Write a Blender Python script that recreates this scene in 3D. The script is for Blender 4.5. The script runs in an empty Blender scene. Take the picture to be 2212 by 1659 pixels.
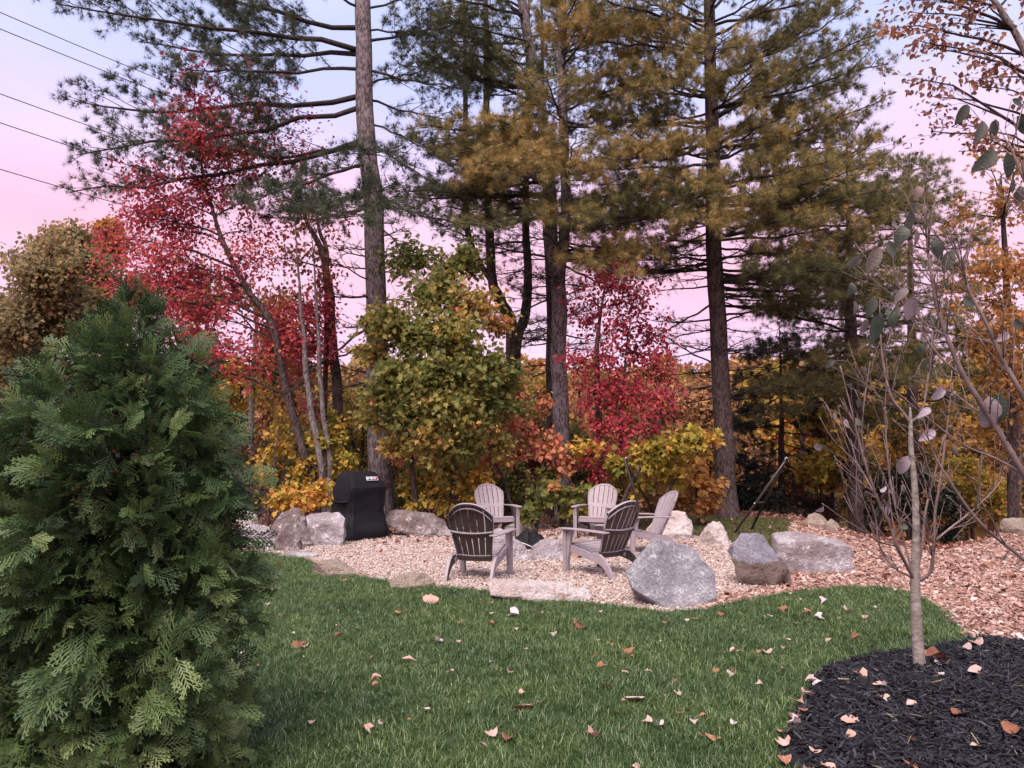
import bpy, bmesh, math, random
import numpy as np
from mathutils import Vector, Matrix, Euler, noise
from mathutils.geometry import delaunay_2d_cdt

R = math.radians
rng = np.random.default_rng(7)
random.seed(7)
scene = bpy.context.scene
C = scene.collection

# ------------------------------------------------------------------ camera
CAM_H = 1.6
PITCH = R(5.0)
F = 1671.0            # focal length in pixels of a 2212 px wide picture
cam_d = bpy.data.cameras.new('camera')
cam_d.sensor_width = 36.0
cam_d.lens = 36.0 * F / 2212.0
cam_d.clip_start = 0.05
cam_d.clip_end = 3000
cam = bpy.data.objects.new('camera', cam_d)
cam.location = (0, 0, CAM_H)
cam.rotation_euler = (R(90) + PITCH, 0, 0)
C.objects.link(cam)
scene.camera = cam

# ------------------------------------------------------------------ sky, sun, exposure
SUN_EL, SUN_AZ = R(58), R(200)      # behind the camera, a little to the left
w = bpy.data.worlds.new('World')
scene.world = w
w.use_nodes = True
nt = w.node_tree
nt.nodes.clear()
out = nt.nodes.new('ShaderNodeOutputWorld')
bg = nt.nodes.new('ShaderNodeBackground')
sky = nt.nodes.new('ShaderNodeTexSky')
sky.sky_type = 'NISHITA'
sky.sun_disc = False
sky.sun_elevation = SUN_EL
sky.sun_rotation = SUN_AZ
tc = nt.nodes.new('ShaderNodeTexCoord')
sep = nt.nodes.new('ShaderNodeSeparateXYZ')
nt.links.new(tc.outputs['Generated'], sep.inputs[0])
nz = nt.nodes.new('ShaderNodeTexNoise')
nz.inputs['Scale'].default_value = 2.2
nz.inputs['Detail'].default_value = 5
mp = nt.nodes.new('ShaderNodeMapping')
mp.inputs['Scale'].default_value = (1, 1, 3.5)
nt.links.new(tc.outputs['Generated'], mp.inputs[0])
nt.links.new(mp.outputs[0], nz.inputs['Vector'])
ma = nt.nodes.new('ShaderNodeMath'); ma.operation = 'MULTIPLY_ADD'
nt.links.new(nz.outputs['Fac'], ma.inputs[0])
ma.inputs[1].default_value = 0.16
ma.inputs[2].default_value = -0.08
ad = nt.nodes.new('ShaderNodeMath'); ad.operation = 'ADD'
nt.links.new(sep.outputs['Z'], ad.inputs[0]); nt.links.new(ma.outputs[0], ad.inputs[1])
ramp = nt.nodes.new('ShaderNodeValToRGB')
cr = ramp.color_ramp
stops = [(0.0, (0.72, 0.44, 0.64)), (0.12, (0.84, 0.53, 0.74)), (0.24, (0.88, 0.47, 0.61)),
         (0.305, (0.86, 0.53, 0.72)), (0.36, (0.74, 0.59, 0.85)), (0.415, (0.55, 0.57, 0.90)), (0.60, (0.50, 0.58, 0.90)), (1.0, (0.53, 0.59, 0.84))]
while len(cr.elements) < len(stops): cr.elements.new(0.5)
for e, (p, c) in zip(cr.elements, stops):
    e.position = p; e.color = (*c, 1)
nt.links.new(ad.outputs[0], ramp.inputs[0])
sc_ = nt.nodes.new('ShaderNodeMix'); sc_.data_type = 'RGBA'; sc_.blend_type = 'ADD'
sc_.inputs[0].default_value = 0.015
nt.links.new(ramp.outputs[0], sc_.inputs[6]); nt.links.new(sky.outputs[0], sc_.inputs[7])
# thin pale cloud veil
n2 = nt.nodes.new('ShaderNodeTexNoise'); n2.inputs['Scale'].default_value = 3.1; n2.inputs['Detail'].default_value = 7; n2.inputs['Roughness'].default_value = 0.55
nt.links.new(mp.outputs[0], n2.inputs['Vector'])
cv = nt.nodes.new('ShaderNodeValToRGB'); cv.color_ramp.elements[0].position = 0.42; cv.color_ramp.elements[1].position = 0.72
nt.links.new(n2.outputs['Fac'], cv.inputs[0])
cm = nt.nodes.new('ShaderNodeMath'); cm.operation = 'MULTIPLY'; cm.inputs[1].default_value = 0.28
nt.links.new(cv.outputs[0], cm.inputs[0])
cx = nt.nodes.new('ShaderNodeMix'); cx.data_type = 'RGBA'
nt.links.new(cm.outputs[0], cx.inputs[0]); nt.links.new(sc_.outputs[2], cx.inputs[6]); cx.inputs[7].default_value = (0.92, 0.82, 0.93, 1)
nt.links.new(cx.outputs[2], bg.inputs[0])
bg.inputs[1].default_value = 0.59
nt.links.new(bg.outputs[0], out.inputs[0])

sun_d = bpy.data.lights.new('sun', 'SUN')
sun_d.energy = 3.0
sun_d.angle = R(45)
sun_d.color = (1.0, 0.86, 0.79)
sun = bpy.data.objects.new('sun', sun_d)
# light travels away from the sun
sd = Vector((math.sin(SUN_AZ) * math.cos(SUN_EL), math.cos(SUN_AZ) * math.cos(SUN_EL), math.sin(SUN_EL)))
sun.rotation_euler = (-sd).to_track_quat('-Z', 'Y').to_euler()
sun.location = sd * 40
C.objects.link(sun)

vs = scene.view_settings
vs.view_transform = 'Standard'
vs.look = 'None'
vs.gamma = 1.0
vs.exposure = 1.08
vs.use_curve_mapping = False
scene.cycles.max_bounces = 4
scene.cycles.transparent_max_bounces = 4
scene.cycles.diffuse_bounces = 2
scene.cycles.use_adaptive_sampling = True
scene.cycles.adaptive_threshold = 0.025
scene.cycles.use_denoising = True

# ------------------------------------------------------------------ survey helpers: bearing and drop of a point seen from the lawn
CP, SP = math.cos(PITCH), math.sin(PITCH)
def ray(x, y):
    u, v = (x - 1106.0) / F, (829.5 - y) / F
    return Vector((u, CP - v * SP, SP + v * CP))
def P(x, y, Y):
    d = ray(x, y)
    return Vector((0, 0, CAM_H)) + d * (Y / d.y)
def G(x, y, z=0.0):
    d = ray(x, y)
    return Vector((0, 0, CAM_H)) + d * ((z - CAM_H) / d.z)
def mpp(Y):      # metres for one of those pixels at distance Y
    return Y / F / 1.0

# ------------------------------------------------------------------ object helpers
def tag(o, label=None, cat=None, group=None, kind=None):
    if label: o['label'] = label
    if cat: o['category'] = cat
    if group: o['group'] = group
    if kind: o['kind'] = kind
    return o
def empty(name, loc, label=None, cat=None, group=None, rz=0.0):
    o = bpy.data.objects.new(name, None)
    o.empty_display_size = 0.2
    o.location = loc
    o.rotation_euler = (0, 0, rz)
    C.objects.link(o)
    return tag(o, label, cat, group)
def link(name, me, parent=None, inv=True):
    o = bpy.data.objects.new(name, me)
    C.objects.link(o)
    if parent is not None:
        o.parent = parent
    return o

class MB:
    """collects vertices and faces of one mesh"""
    def __init__(s):
        s.v, s.f, s.t = [], [], []
    def add(s, vs_, fs, tint=0.5):
        b = len(s.v)
        s.v.extend([tuple(p) for p in vs_])
        s.f.extend([tuple(i + b for i in f) for f in fs])
        s.t.extend([tint] * len(vs_))
    def box(s, c, h, rot=None):
        vs_ = []
        for sx in (-1, 1):
            for sy in (-1, 1):
                for sz in (-1, 1):
                    p = Vector((sx * h[0], sy * h[1], sz * h[2]))
                    if rot is not None: p = rot @ p
                    vs_.append(p + Vector(c))
        s.add(vs_, [(0, 1, 3, 2), (4, 6, 7, 5), (0, 4, 5, 1), (2, 3, 7, 6), (0, 2, 6, 4), (1, 5, 7, 3)])
    def tube(s, path, radii, sides=6, cap=True):
        n = len(path)
        path = [Vector(p) for p in path]
        vs_ = []
        ref = None
        for i in range(n):
            t = (path[min(i + 1, n - 1)] - path[max(i - 1, 0)])
            if t.length < 1e-9: t = Vector((0, 0, 1))
            t.normalize()
            if ref is None:
                ref = t.orthogonal().normalized()
            else:
                ref = (ref - t * ref.dot(t))
                if ref.length < 1e-6: ref = t.orthogonal()
                ref.normalize()
            bi = t.cross(ref)
            r = radii[i]
            for k in range(sides):
                a = 2 * math.pi * k / sides
                vs_.append(path[i] + (ref * math.cos(a) + bi * math.sin(a)) * r)
        fs = []
        for i in range(n - 1):
            for k in range(sides):
                k2 = (k + 1) % sides
                fs.append((i * sides + k, i * sides + k2, (i + 1) * sides + k2, (i + 1) * sides + k))
        if cap:
            fs.append(tuple(range(sides))[::-1])
            fs.append(tuple((n - 1) * sides + k for k in range(sides)))
        s.add(vs_, fs)
    def prism(s, poly, x0, x1, axis='x'):
        """extrude a 2-D outline (a,b) between x0 and x1 along axis"""
        n = len(poly)
        def mk(q, x):
            if axis == 'x': return (x, q[0], q[1])
            if axis == 'y': return (q[0], x, q[1])
            return (q[0], q[1], x)
        vs_ = [mk(q, x0) for q in poly] + [mk(q, x1) for q in poly]
        fs = [tuple(range(n))[::-1], tuple(range(n, 2 * n))]
        for i in range(n):
            j = (i + 1) % n
            fs.append((i, j, n + j, n + i))
        s.add(vs_, fs)
    def mesh(s, name, mat=None, smooth=False):
        me = bpy.data.meshes.new(name)
        me.from_pydata(s.v, [], s.f)
        if mat: me.materials.append(mat)
        if smooth: me.polygons.foreach_set('use_smooth', [True] * len(me.polygons))
        return me
    def build(s, name, mat, parent=None, smooth=False, bevel=0.0):
        o = link(name, s.mesh(name, mat, smooth), parent)
        if bevel:
            m = o.modifiers.new('bevel', 'BEVEL'); m.width = bevel; m.segments = 2; m.limit_method = 'ANGLE'
        return o

def np_mesh(name, verts, faces_flat, loop_tot, mat, tint=None, smooth=False):
    me = bpy.data.meshes.new(name)
    nv, nl, nf = len(verts), len(faces_flat), len(loop_tot)
    me.vertices.add(nv); me.loops.add(nl); me.polygons.add(nf)
    me.vertices.foreach_set('co', np.ascontiguousarray(verts, dtype=np.float32).ravel())
    me.loops.foreach_set('vertex_index', np.ascontiguousarray(faces_flat, dtype=np.int32))
    st = np.zeros(nf, dtype=np.int32); st[1:] = np.cumsum(loop_tot)[:-1]
    me.polygons.foreach_set('loop_start', st)
    if tint is not None:
        a = me.attributes.new('tint', 'FLOAT', 'POINT')
        a.data.foreach_set('value', np.ascontiguousarray(tint, dtype=np.float32))
    me.update(calc_edges=True)
    if smooth: me.polygons.foreach_set('use_smooth', np.ones(nf, dtype=bool))
    if mat: me.materials.append(mat)
    return me

def frames(axis, nrm):
    """orthonormal X,Y,Z per leaf: Y along the leaf, Z its normal"""
    Y = axis / (np.linalg.norm(axis, axis=1, keepdims=True) + 1e-9)
    Z = nrm - (nrm * Y).sum(1, keepdims=True) * Y
    Z /= (np.linalg.norm(Z, axis=1, keepdims=True) + 1e-9)
    X = np.cross(Y, Z)
    return X, Y, Z
def leaves_mesh(name, pos, axis, nrm, size, tint, tpl, mat):
    tv, tf = np.array(tpl[0], float), tpl[1]
    X, Y, Z = frames(axis, nrm)
    s = size[:, None, None]
    V = pos[:, None, :] + s * (tv[None, :, 0:1] * X[:, None, :] + tv[None, :, 1:2] * Y[:, None, :] + tv[None, :, 2:3] * Z[:, None, :])
    n, k = len(pos), len(tv)
    flat = np.concatenate([np.array(f) for f in tf]); tot = np.array([len(f) for f in tf], dtype=np.int32)
    FL = (flat[None, :] + (np.arange(n) * k)[:, None]).ravel()
    return np_mesh(name, V.reshape(-1, 3), FL, np.tile(tot, n), mat, np.repeat(tint, k))

def unit(n):
    v = rng.normal(size=(n, 3))
    return v / np.linalg.norm(v, axis=1, keepdims=True)

# ------------------------------------------------------------------ materials
def newmat(name):
    m = bpy.data.materials.new(name)
    m.use_nodes = True
    n = m.node_tree.nodes
    b = n['Principled BSDF']
    b.inputs['Specular IOR Level'].default_value = 0.25
    return m, m.node_tree, b
def ramp_node(t, cols):
    r = t.nodes.new('ShaderNodeValToRGB')
    e = r.color_ramp.elements
    while len(e) < len(cols): e.new(0.5)
    for x, (p, c) in zip(e, cols):
        x.position = p; x.color = (*c, 1)
    return r
def noise_node(t, scale, detail=6, rough=0.6, coord='Object', stretch=None):
    tc = t.nodes.new('ShaderNodeTexCoord')
    n = t.nodes.new('ShaderNodeTexNoise')
    n.inputs['Scale'].default_value = scale; n.inputs['Detail'].default_value = detail; n.inputs['Roughness'].default_value = rough
    if stretch:
        mp = t.nodes.new('ShaderNodeMapping'); mp.inputs['Scale'].default_value = stretch
        t.links.new(tc.outputs[coord], mp.inputs[0]); t.links.new(mp.outputs[0], n.inputs['Vector'])
    else:
        t.links.new(tc.outputs[coord], n.inputs['Vector'])
    return n
def bump(t, b, src, strength, dist):
    bn = t.nodes.new('ShaderNodeBump')
    bn.inputs['Strength'].default_value = strength; bn.inputs['Distance'].default_value = dist
    t.links.new(src, bn.inputs['Height']); t.links.new(bn.outputs[0], b.inputs['Normal'])
def mat_noise(name, cols, scale=4, rough=0.85, bstr=0.4, bdist=0.02, detail=8, stretch=None, coord='Object', spec=0.2):
    m, t, b = newmat(name)
    n = noise_node(t, scale, detail, 0.65, coord, stretch)
    r = ramp_node(t, cols)
    t.links.new(n.outputs['Fac'], r.inputs[0]); t.links.new(r.outputs[0], b.inputs['Base Color'])
    b.inputs['Roughness'].default_value = rough
    b.inputs['Specular IOR Level'].default_value = spec
    if bstr: bump(t, b, n.outputs['Fac'], bstr, bdist)
    return m
def mat_leaf(name, cols, transl=0.35, rough=0.6, rand=False, spec=0.2, inst=False):
    """leaf colours picked along a ramp by each leaf's own tint"""
    m, t, b = newmat(name)
    if rand:
        a = t.nodes.new('ShaderNodeObjectInfo'); src = a.outputs['Random']
    else:
        a = t.nodes.new('ShaderNodeAttribute'); a.attribute_name = 'tint'; src = a.outputs['Fac']
        if inst: a.attribute_type = 'INSTANCER'
    r = ramp_node(t, cols)
    t.links.new(src, r.inputs[0])
    t.links.new(r.outputs[0], b.inputs['Base Color'])
    b.inputs['Roughness'].default_value = rough
    b.inputs['Specular IOR Level'].default_value = spec
    if transl > 0:
        tr = t.nodes.new('ShaderNodeBsdfTranslucent')
        t.links.new(r.outputs[0], tr.inputs['Color'])
        mx = t.nodes.new('ShaderNodeMixShader'); mx.inputs[0].default_value = transl
        o = t.nodes['Material Output']
        t.links.new(b.outputs[0], mx.inputs[1]); t.links.new(tr.outputs[0], mx.inputs[2]); t.links.new(mx.outputs[0], o.inputs[0])
    return m

M = {}
M['soil'] = mat_noise('soil', [(0.25, (0.10, 0.065, 0.045)), (0.5, (0.19, 0.115, 0.08)), (0.75, (0.30, 0.19, 0.14))], 3.0, 0.95, 0.5, 0.03)
M['lawn_soil'] = mat_noise('lawn_soil', [(0.3, (0.018, 0.030, 0.010)), (0.7, (0.035, 0.06, 0.02))], 6, 0.95, 0.3, 0.02)
M['chips_bed'] = mat_noise('chips_bed', [(0.25, (0.16, 0.085, 0.06)), (0.5, (0.36, 0.19, 0.14)), (0.75, (0.52, 0.33, 0.26))], 18, 0.95, 0.7, 0.03)
M['gravel_bed'] = mat_noise('gravel_bed', [(0.3, (0.26, 0.17, 0.14)), (0.55, (0.45, 0.33, 0.28)), (0.75, (0.62, 0.50, 0.45))], 40, 0.95, 0.6, 0.02)
M['mulch_bed'] = mat_noise('mulch_bed', [(0.3, (0.008, 0.008, 0.010)), (0.7, (0.020, 0.020, 0.026))], 30, 0.9, 0.8, 0.03)
M['grass'] = mat_leaf('grass', [(0.0, (0.020, 0.046, 0.012)), (0.4, (0.058, 0.110, 0.030)), (0.7, (0.125, 0.19, 0.068)), (1.0, (0.38, 0.43, 0.26))], 0.3, 0.36, spec=0.5)
def patchy(m, lo=(0.88, 0.95, 0.92), hi=(1.6, 1.42, 1.2), sc=0.9):
    t = m.node_tree; b = t.nodes['Principled BSDF']
    src = b.inputs['Base Color'].links[0].from_socket
    gm = t.nodes.new('ShaderNodeNewGeometry'); n = t.nodes.new('ShaderNodeTexNoise')
    n.inputs['Scale'].default_value = sc; n.inputs['Detail'].default_value = 5; n.inputs['Roughness'].default_value = .65
    t.links.new(gm.outputs['Position'], n.inputs['Vector'])
    r = ramp_node(t, [(0.35, lo), (0.68, hi)]); t.links.new(n.outputs['Fac'], r.inputs[0])
    mx = t.nodes.new('ShaderNodeMix'); mx.data_type = 'RGBA'; mx.blend_type = 'MULTIPLY'; mx.inputs[0].default_value = 1
    t.links.new(src, mx.inputs[6]); t.links.new(r.outputs[0], mx.inputs[7])
    t.links.new(mx.outputs[2], b.inputs['Base Color'])
    for nd in t.nodes:
        if nd.type == 'BSDF_TRANSLUCENT': t.links.new(mx.outputs[2], nd.inputs['Color'])
patchy(M['grass'])
M['grass_dry'] = mat_leaf('grass_dry', [(0.0, (0.06, 0.075, 0.02)), (0.6, (0.15, 0.14, 0.05)), (1.0, (0.30, 0.24, 0.12))], 0.25)
M['pebble'] = mat_leaf('pebble', [(0.0, (0.14, 0.075, 0.06)), (0.2, (0.28, 0.19, 0.155)), (0.5, (0.43, 0.345, 0.30)), (0.8, (0.53, 0.46, 0.42)), (1.0, (0.66, 0.61, 0.59))], 0.0, 0.7, rand=True)
M['chip'] = mat_leaf('chip', [(0.0, (0.13, 0.06, 0.042)), (0.3, (0.27, 0.15, 0.115)), (0.65, (0.39, 0.245, 0.20)), (0.9, (0.49, 0.36, 0.31)), (1.0, (0.60, 0.50, 0.46))], 0.0, 0.85, rand=True)
M['mulch'] = mat_leaf('mulch', [(0.0, (0.004, 0.004, 0.005)), (0.6, (0.011, 0.011, 0.014)), (1.0, (0.030, 0.028, 0.035))], 0.0, 0.55, rand=True, spec=0.4)
M['straw'] = mat_leaf('straw', [(0.0, (0.12, 0.09, 0.06)), (1.0, (0.42, 0.33, 0.20))], 0.0, 0.8, rand=True)
M['litter'] = mat_leaf('litter', [(0.0, (0.13, 0.05, 0.035)), (0.5, (0.36, 0.16, 0.11)), (1.0, (0.55, 0.36, 0.30))], 0.2, 0.8, rand=True)

def mat_bark(name, lo, mid, hi, sc=1.0):
    m, t, b = newmat(name)
    tc = t.nodes.new('ShaderNodeTexCoord')
    mp = t.nodes.new('ShaderNodeMapping'); mp.inputs['Scale'].default_value = (1, 1, 0.42)
    t.links.new(tc.outputs['Object'], mp.inputs[0])
    vo = t.nodes.new('ShaderNodeTexVoronoi'); vo.inputs['Scale'].default_value = 22 * sc
    t.links.new(mp.outputs[0], vo.inputs['Vector'])
    n = t.nodes.new('ShaderNodeTexNoise'); n.inputs['Scale'].default_value = 9 * sc; n.inputs['Detail'].default_value = 10; n.inputs['Roughness'].default_value = 0.75
    t.links.new(mp.outputs[0], n.inputs['Vector'])
    mul = t.nodes.new('ShaderNodeMath'); mul.operation = 'MULTIPLY_ADD'
    t.links.new(vo.outputs['Distance'], mul.inputs[0]); mul.inputs[1].default_value = 0.45; t.links.new(n.outputs['Fac'], mul.inputs[2])
    r = ramp_node(t, [(0.42, lo), (0.62, mid), (0.86, hi)])
    t.links.new(mul.outputs[0], r.inputs[0]); t.links.new(r.outputs[0], b.inputs['Base Color'])
    b.inputs['Roughness'].default_value = 0.95
    bump(t, b, mul.outputs[0], 0.9, 0.035)
    return m
M['bark_pine'] = mat_bark('bark_pine', (0.030, 0.021, 0.020), (0.085, 0.063, 0.062), (0.22, 0.18, 0.185))
M['bark_dark'] = mat_bark('bark_dark', (0.016, 0.010, 0.009), (0.045, 0.029, 0.027), (0.11, 0.08, 0.075))
M['bark_grey'] = mat_bark('bark_grey', (0.05, 0.04, 0.037), (0.12, 0.10, 0.095), (0.24, 0.21, 0.20))
M['twig'] = mat_noise('twig', [(0.3, (0.022, 0.016, 0.015)), (0.7, (0.065, 0.05, 0.047))], 8, 0.9, 0, 0)
M['brush'] = mat_noise('brush', [(0.3, (0.07, 0.05, 0.045)), (0.7, (0.22, 0.17, 0.16))], 6, 0.9, 0, 0)
M['young_bark'] = mat_noise('young_bark', [(0.3, (0.13, 0.105, 0.088)), (0.5, (0.25, 0.21, 0.18)), (0.72, (0.42, 0.37, 0.34))], 7, 0.75, 0.5, 0.006, stretch=(2.5, 2.5, 5))
M['young_twig'] = mat_noise('young_twig', [(0.3, (0.095, 0.062, 0.056)), (0.7, (0.27, 0.19, 0.175))], 9, 0.6, 0.3, 0.003)

PC = {'cedar': [(0.0, (0.018, 0.034, 0.018)), (0.4, (0.052, 0.094, 0.034)), (0.7, (0.135, 0.195, 0.064)), (1.0, (0.30, 0.35, 0.14))]}
PC['pine_green'] = [(0.0, (0.036, 0.048, 0.030)), (0.5, (0.075, 0.095, 0.055)), (0.8, (0.13, 0.14, 0.065)), (1.0, (0.24, 0.16, 0.05))]
M['pine_green'] = mat_leaf('pine_green', PC['pine_green'], 0.25, 0.5)
PC['pine_gold'] = [(0.0, (0.075, 0.084, 0.042)), (0.4, (0.16, 0.160, 0.062)), (0.7, (0.31, 0.24, 0.085)), (1.0, (0.55, 0.36, 0.13))]
M['pine_gold'] = mat_leaf('pine_gold', PC['pine_gold'], 0.3, 0.5)
PC['pine_dark'] = [(0.0, (0.022, 0.030, 0.022)), (0.6, (0.045, 0.058, 0.036)), (1.0, (0.13, 0.11, 0.04))]
M['pine_dark'] = mat_leaf('pine_dark', PC['pine_dark'], 0.2, 0.5)
for q in ('pine_green', 'pine_gold', 'pine_dark', 'cedar'):
    M[q + '_inst'] = mat_leaf(q + '_inst', PC[q], .28, .5, spec=.25, inst=True)
M['cedar'] = mat_leaf('cedar', PC['cedar'], 0.2, 0.45, spec=0.35)
M['leaf_red'] = mat_leaf('leaf_red', [(0.0, (0.22, 0.035, 0.052)), (0.4, (0.45, 0.070, 0.100)), (0.75, (0.62, 0.115, 0.130)), (0.92, (0.66, 0.16, 0.09)), (1.0, (0.66, 0.25, 0.08))], 0.5)
M['leaf_crimson'] = mat_leaf('leaf_crimson', [(0.0, (0.17, 0.020, 0.032)), (0.5, (0.40, 0.048, 0.068)), (1.0, (0.62, 0.11, 0.125))], 0.5)
M['leaf_maple'] = mat_leaf('leaf_maple', [(0.0, (0.12, 0.145, 0.045)), (0.35, (0.24, 0.245, 0.068)), (0.6, (0.38, 0.31, 0.085)), (0.78, (0.50, 0.32, 0.09)), (0.9, (0.62, 0.28, 0.11)), (1.0, (0.62, 0.17, 0.11))], 0.48)
M['leaf_yellow'] = mat_leaf('leaf_yellow', [(0.0, (0.15, 0.18, 0.03)), (0.35, (0.34, 0.28, 0.05)), (0.7, (0.60, 0.38, 0.075)), (1.0, (0.62, 0.25, 0.08))], 0.4)
M['leaf_orange'] = mat_leaf('leaf_orange', [(0.0, (0.22, 0.12, 0.04)), (0.4, (0.40, 0.21, 0.06)), (0.75, (0.52, 0.26, 0.08)), (1.0, (0.52, 0.16, 0.08))], 0.45)
M['leaf_olive'] = mat_leaf('leaf_olive', [(0.0, (0.10, 0.085, 0.035)), (0.5, (0.22, 0.16, 0.055)), (0.85, (0.40, 0.22, 0.07)), (1.0, (0.45, 0.15, 0.06))], 0.35)
M['leaf_olive_pale'] = mat_leaf('leaf_olive_pale', [(0.0, (0.16, 0.135, 0.07)), (0.5, (0.31, 0.24, 0.11)), (0.85, (0.48, 0.29, 0.13)), (1.0, (0.50, 0.20, 0.10))], 0.45)
M['leaf_brown'] = mat_leaf('leaf_brown', [(0.0, (0.15, 0.07, 0.05)), (0.6, (0.30, 0.13, 0.08)), (1.0, (0.45, 0.19, 0.09))], 0.35)
M['leaf_far'] = mat_leaf('leaf_far', [(0.0, (0.16, 0.085, 0.055)), (0.4, (0.34, 0.18, 0.10)), (0.7, (0.48, 0.22, 0.10)), (1.0, (0.52, 0.32, 0.10))], 0.35)
M['leaf_salmon'] = mat_leaf('leaf_salmon', [(0.0, (0.26, 0.16, 0.06)), (0.5, (0.56, 0.24, 0.12)), (1.0, (0.68, 0.16, 0.13))], 0.4)
M['dogwood_leaf'] = mat_leaf('dogwood_leaf', [(0.0, (0.062, 0.085, 0.062)), (0.4, (0.15, 0.155, 0.125)), (0.7, (0.27, 0.195, 0.185)), (1.0, (0.48, 0.41, 0.47))], 0.3, 0.5)
def veined(m):
    t = m.node_tree; b = t.nodes['Principled BSDF']
    src = b.inputs['Base Color'].links[0].from_socket
    n = noise_node(t, 6.0, 6, 0.7, 'Object', (1.5, 5.0, 1.5))
    r = ramp_node(t, [(0.35, (0.6, 0.6, 0.6)), (0.65, (1.25, 1.2, 1.2))])
    t.links.new(n.outputs['Fac'], r.inputs[0])
    mx = t.nodes.new('ShaderNodeMix'); mx.data_type = 'RGBA'; mx.blend_type = 'MULTIPLY'; mx.inputs[0].default_value = 1
    t.links.new(src, mx.inputs[6]); t.links.new(r.outputs[0], mx.inputs[7])
    for nd in t.nodes:
        if nd.type == 'BSDF_TRANSLUCENT': t.links.new(mx.outputs[2], nd.inputs['Color'])
    t.links.new(mx.outputs[2], b.inputs['Base Color'])
    wv = t.nodes.new('ShaderNodeTexWave'); wv.wave_type = 'BANDS'; wv.bands_direction = 'Y'; wv.inputs['Scale'].default_value = 2.2; wv.inputs['Distortion'].default_value = 2.0
    tc = t.nodes.new('ShaderNodeTexCoord'); t.links.new(tc.outputs['Object'], wv.inputs['Vector'])
    bump(t, b, wv.outputs['Fac'], .10, .006)
veined(M['dogwood_leaf'])
M['dry_leaf'] = mat_leaf('dry_leaf', [(0.0, (0.20, 0.075, 0.045)), (0.3, (0.42, 0.19, 0.11)), (0.6, (0.58, 0.36, 0.29)), (0.85, (0.56, 0.43, 0.40)), (1.0, (0.64, 0.55, 0.54))], 0.2, 0.6)
M['red_dry_leaf'] = mat_leaf('red_dry_leaf', [(0.0, (0.30, 0.04, 0.04)), (1.0, (0.5, 0.09, 0.07))], 0.2, 0.6)

def mat_rock(name, cols, patch, patch_amt=0.62, stain=None, stain_z=None):
    m, t, b = newmat(name)
    n1 = noise_node(t, 2.6, 10, 0.62)
    r1 = ramp_node(t, cols)
    t.links.new(n1.outputs['Fac'], r1.inputs[0])
    n2 = noise_node(t, 5.5, 12, 0.78)
    r2 = ramp_node(t, [(patch_amt - 0.06, (0, 0, 0)), (patch_amt + 0.02, (1, 1, 1))])
    t.links.new(n2.outputs['Fac'], r2.inputs[0])
    mx = t.nodes.new('ShaderNodeMix'); mx.data_type = 'RGBA'
    t.links.new(r2.outputs[0], mx.inputs[0]); t.links.new(r1.outputs[0], mx.inputs[6]); mx.inputs[7].default_value = (*patch, 1)
    n3 = noise_node(t, 45, 6, 0.7)
    r3 = ramp_node(t, [(0.35, (0.5, 0.5, 0.5)), (0.65, (1.2, 1.2, 1.2))])
    t.links.new(n3.outputs['Fac'], r3.inputs[0])
    mu = t.nodes.new('ShaderNodeMix'); mu.data_type = 'RGBA'; mu.blend_type = 'MULTIPLY'; mu.inputs[0].default_value = 0.8
    t.links.new(mx.outputs[2], mu.inputs[6]); t.links.new(r3.outputs[0], mu.inputs[7])
    last = mu.outputs[2]
    if stain:
        # soil still clinging to the part that lay in the ground
        tc = t.nodes.new('ShaderNodeTexCoord'); sp = t.nodes.new('ShaderNodeSeparateXYZ'); t.links.new(tc.outputs['Object'], sp.inputs[0])
        n4 = noise_node(t, 2.2, 8, 0.7)
        s1 = t.nodes.new('ShaderNodeMath'); s1.operation = 'MULTIPLY_ADD'
        t.links.new(n4.outputs['Fac'], s1.inputs[0]); s1.inputs[1].default_value = 0.35; s1.inputs[2].default_value = stain_z - 0.17
        s2 = t.nodes.new('ShaderNodeMath'); s2.operation = 'LESS_THAN'
        t.links.new(sp.outputs['Z'], s2.inputs[0]); t.links.new(s1.outputs[0], s2.inputs[1])
        ms = t.nodes.new('ShaderNodeMix'); ms.data_type = 'RGBA'; ms.blend_type = 'MIX'
        t.links.new(s2.outputs[0], ms.inputs[0]); t.links.new(last, ms.inputs[6])
        st2 = ramp_node(t, [(0.3, tuple(c * 0.6 for c in stain)), (0.7, tuple(c * 1.25 for c in stain))]); t.links.new(n2.outputs['Fac'], st2.inputs[0])
        t.links.new(st2.outputs[0], ms.inputs[7])
        last = ms.outputs[2]
    t.links.new(last, b.inputs['Base Color'])
    b.inputs['Roughness'].default_value = 0.88
    ba = t.nodes.new('ShaderNodeMath'); ba.operation = 'MULTIPLY_ADD'
    t.links.new(n3.outputs['Fac'], ba.inputs[0]); ba.inputs[1].default_value = 0.35; t.links.new(n2.outputs['Fac'], ba.inputs[2])
    bump(t, b, ba.outputs[0], 1.0, 0.08)
    return m
M['rock_grey'] = mat_rock('rock_grey', [(0.3, (0.24, 0.225, 0.25)), (0.5, (0.37, 0.35, 0.38)), (0.72, (0.54, 0.52, 0.54))], (0.68, 0.66, 0.67), 0.60)
M['rock_two'] = mat_rock('rock_two', [(0.3, (0.24, 0.22, 0.26)), (0.7, (0.42, 0.39, 0.43))], (0.66, 0.63, 0.64), 0.66, (0.20, 0.145, 0.125), 0.30)
M['rock_white'] = mat_rock('rock_white', [(0.3, (0.52, 0.38, 0.31)), (0.48, (0.68, 0.59, 0.56)), (0.7, (0.82, 0.77, 0.76))], (0.46, 0.24, 0.15), 0.60)
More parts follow.
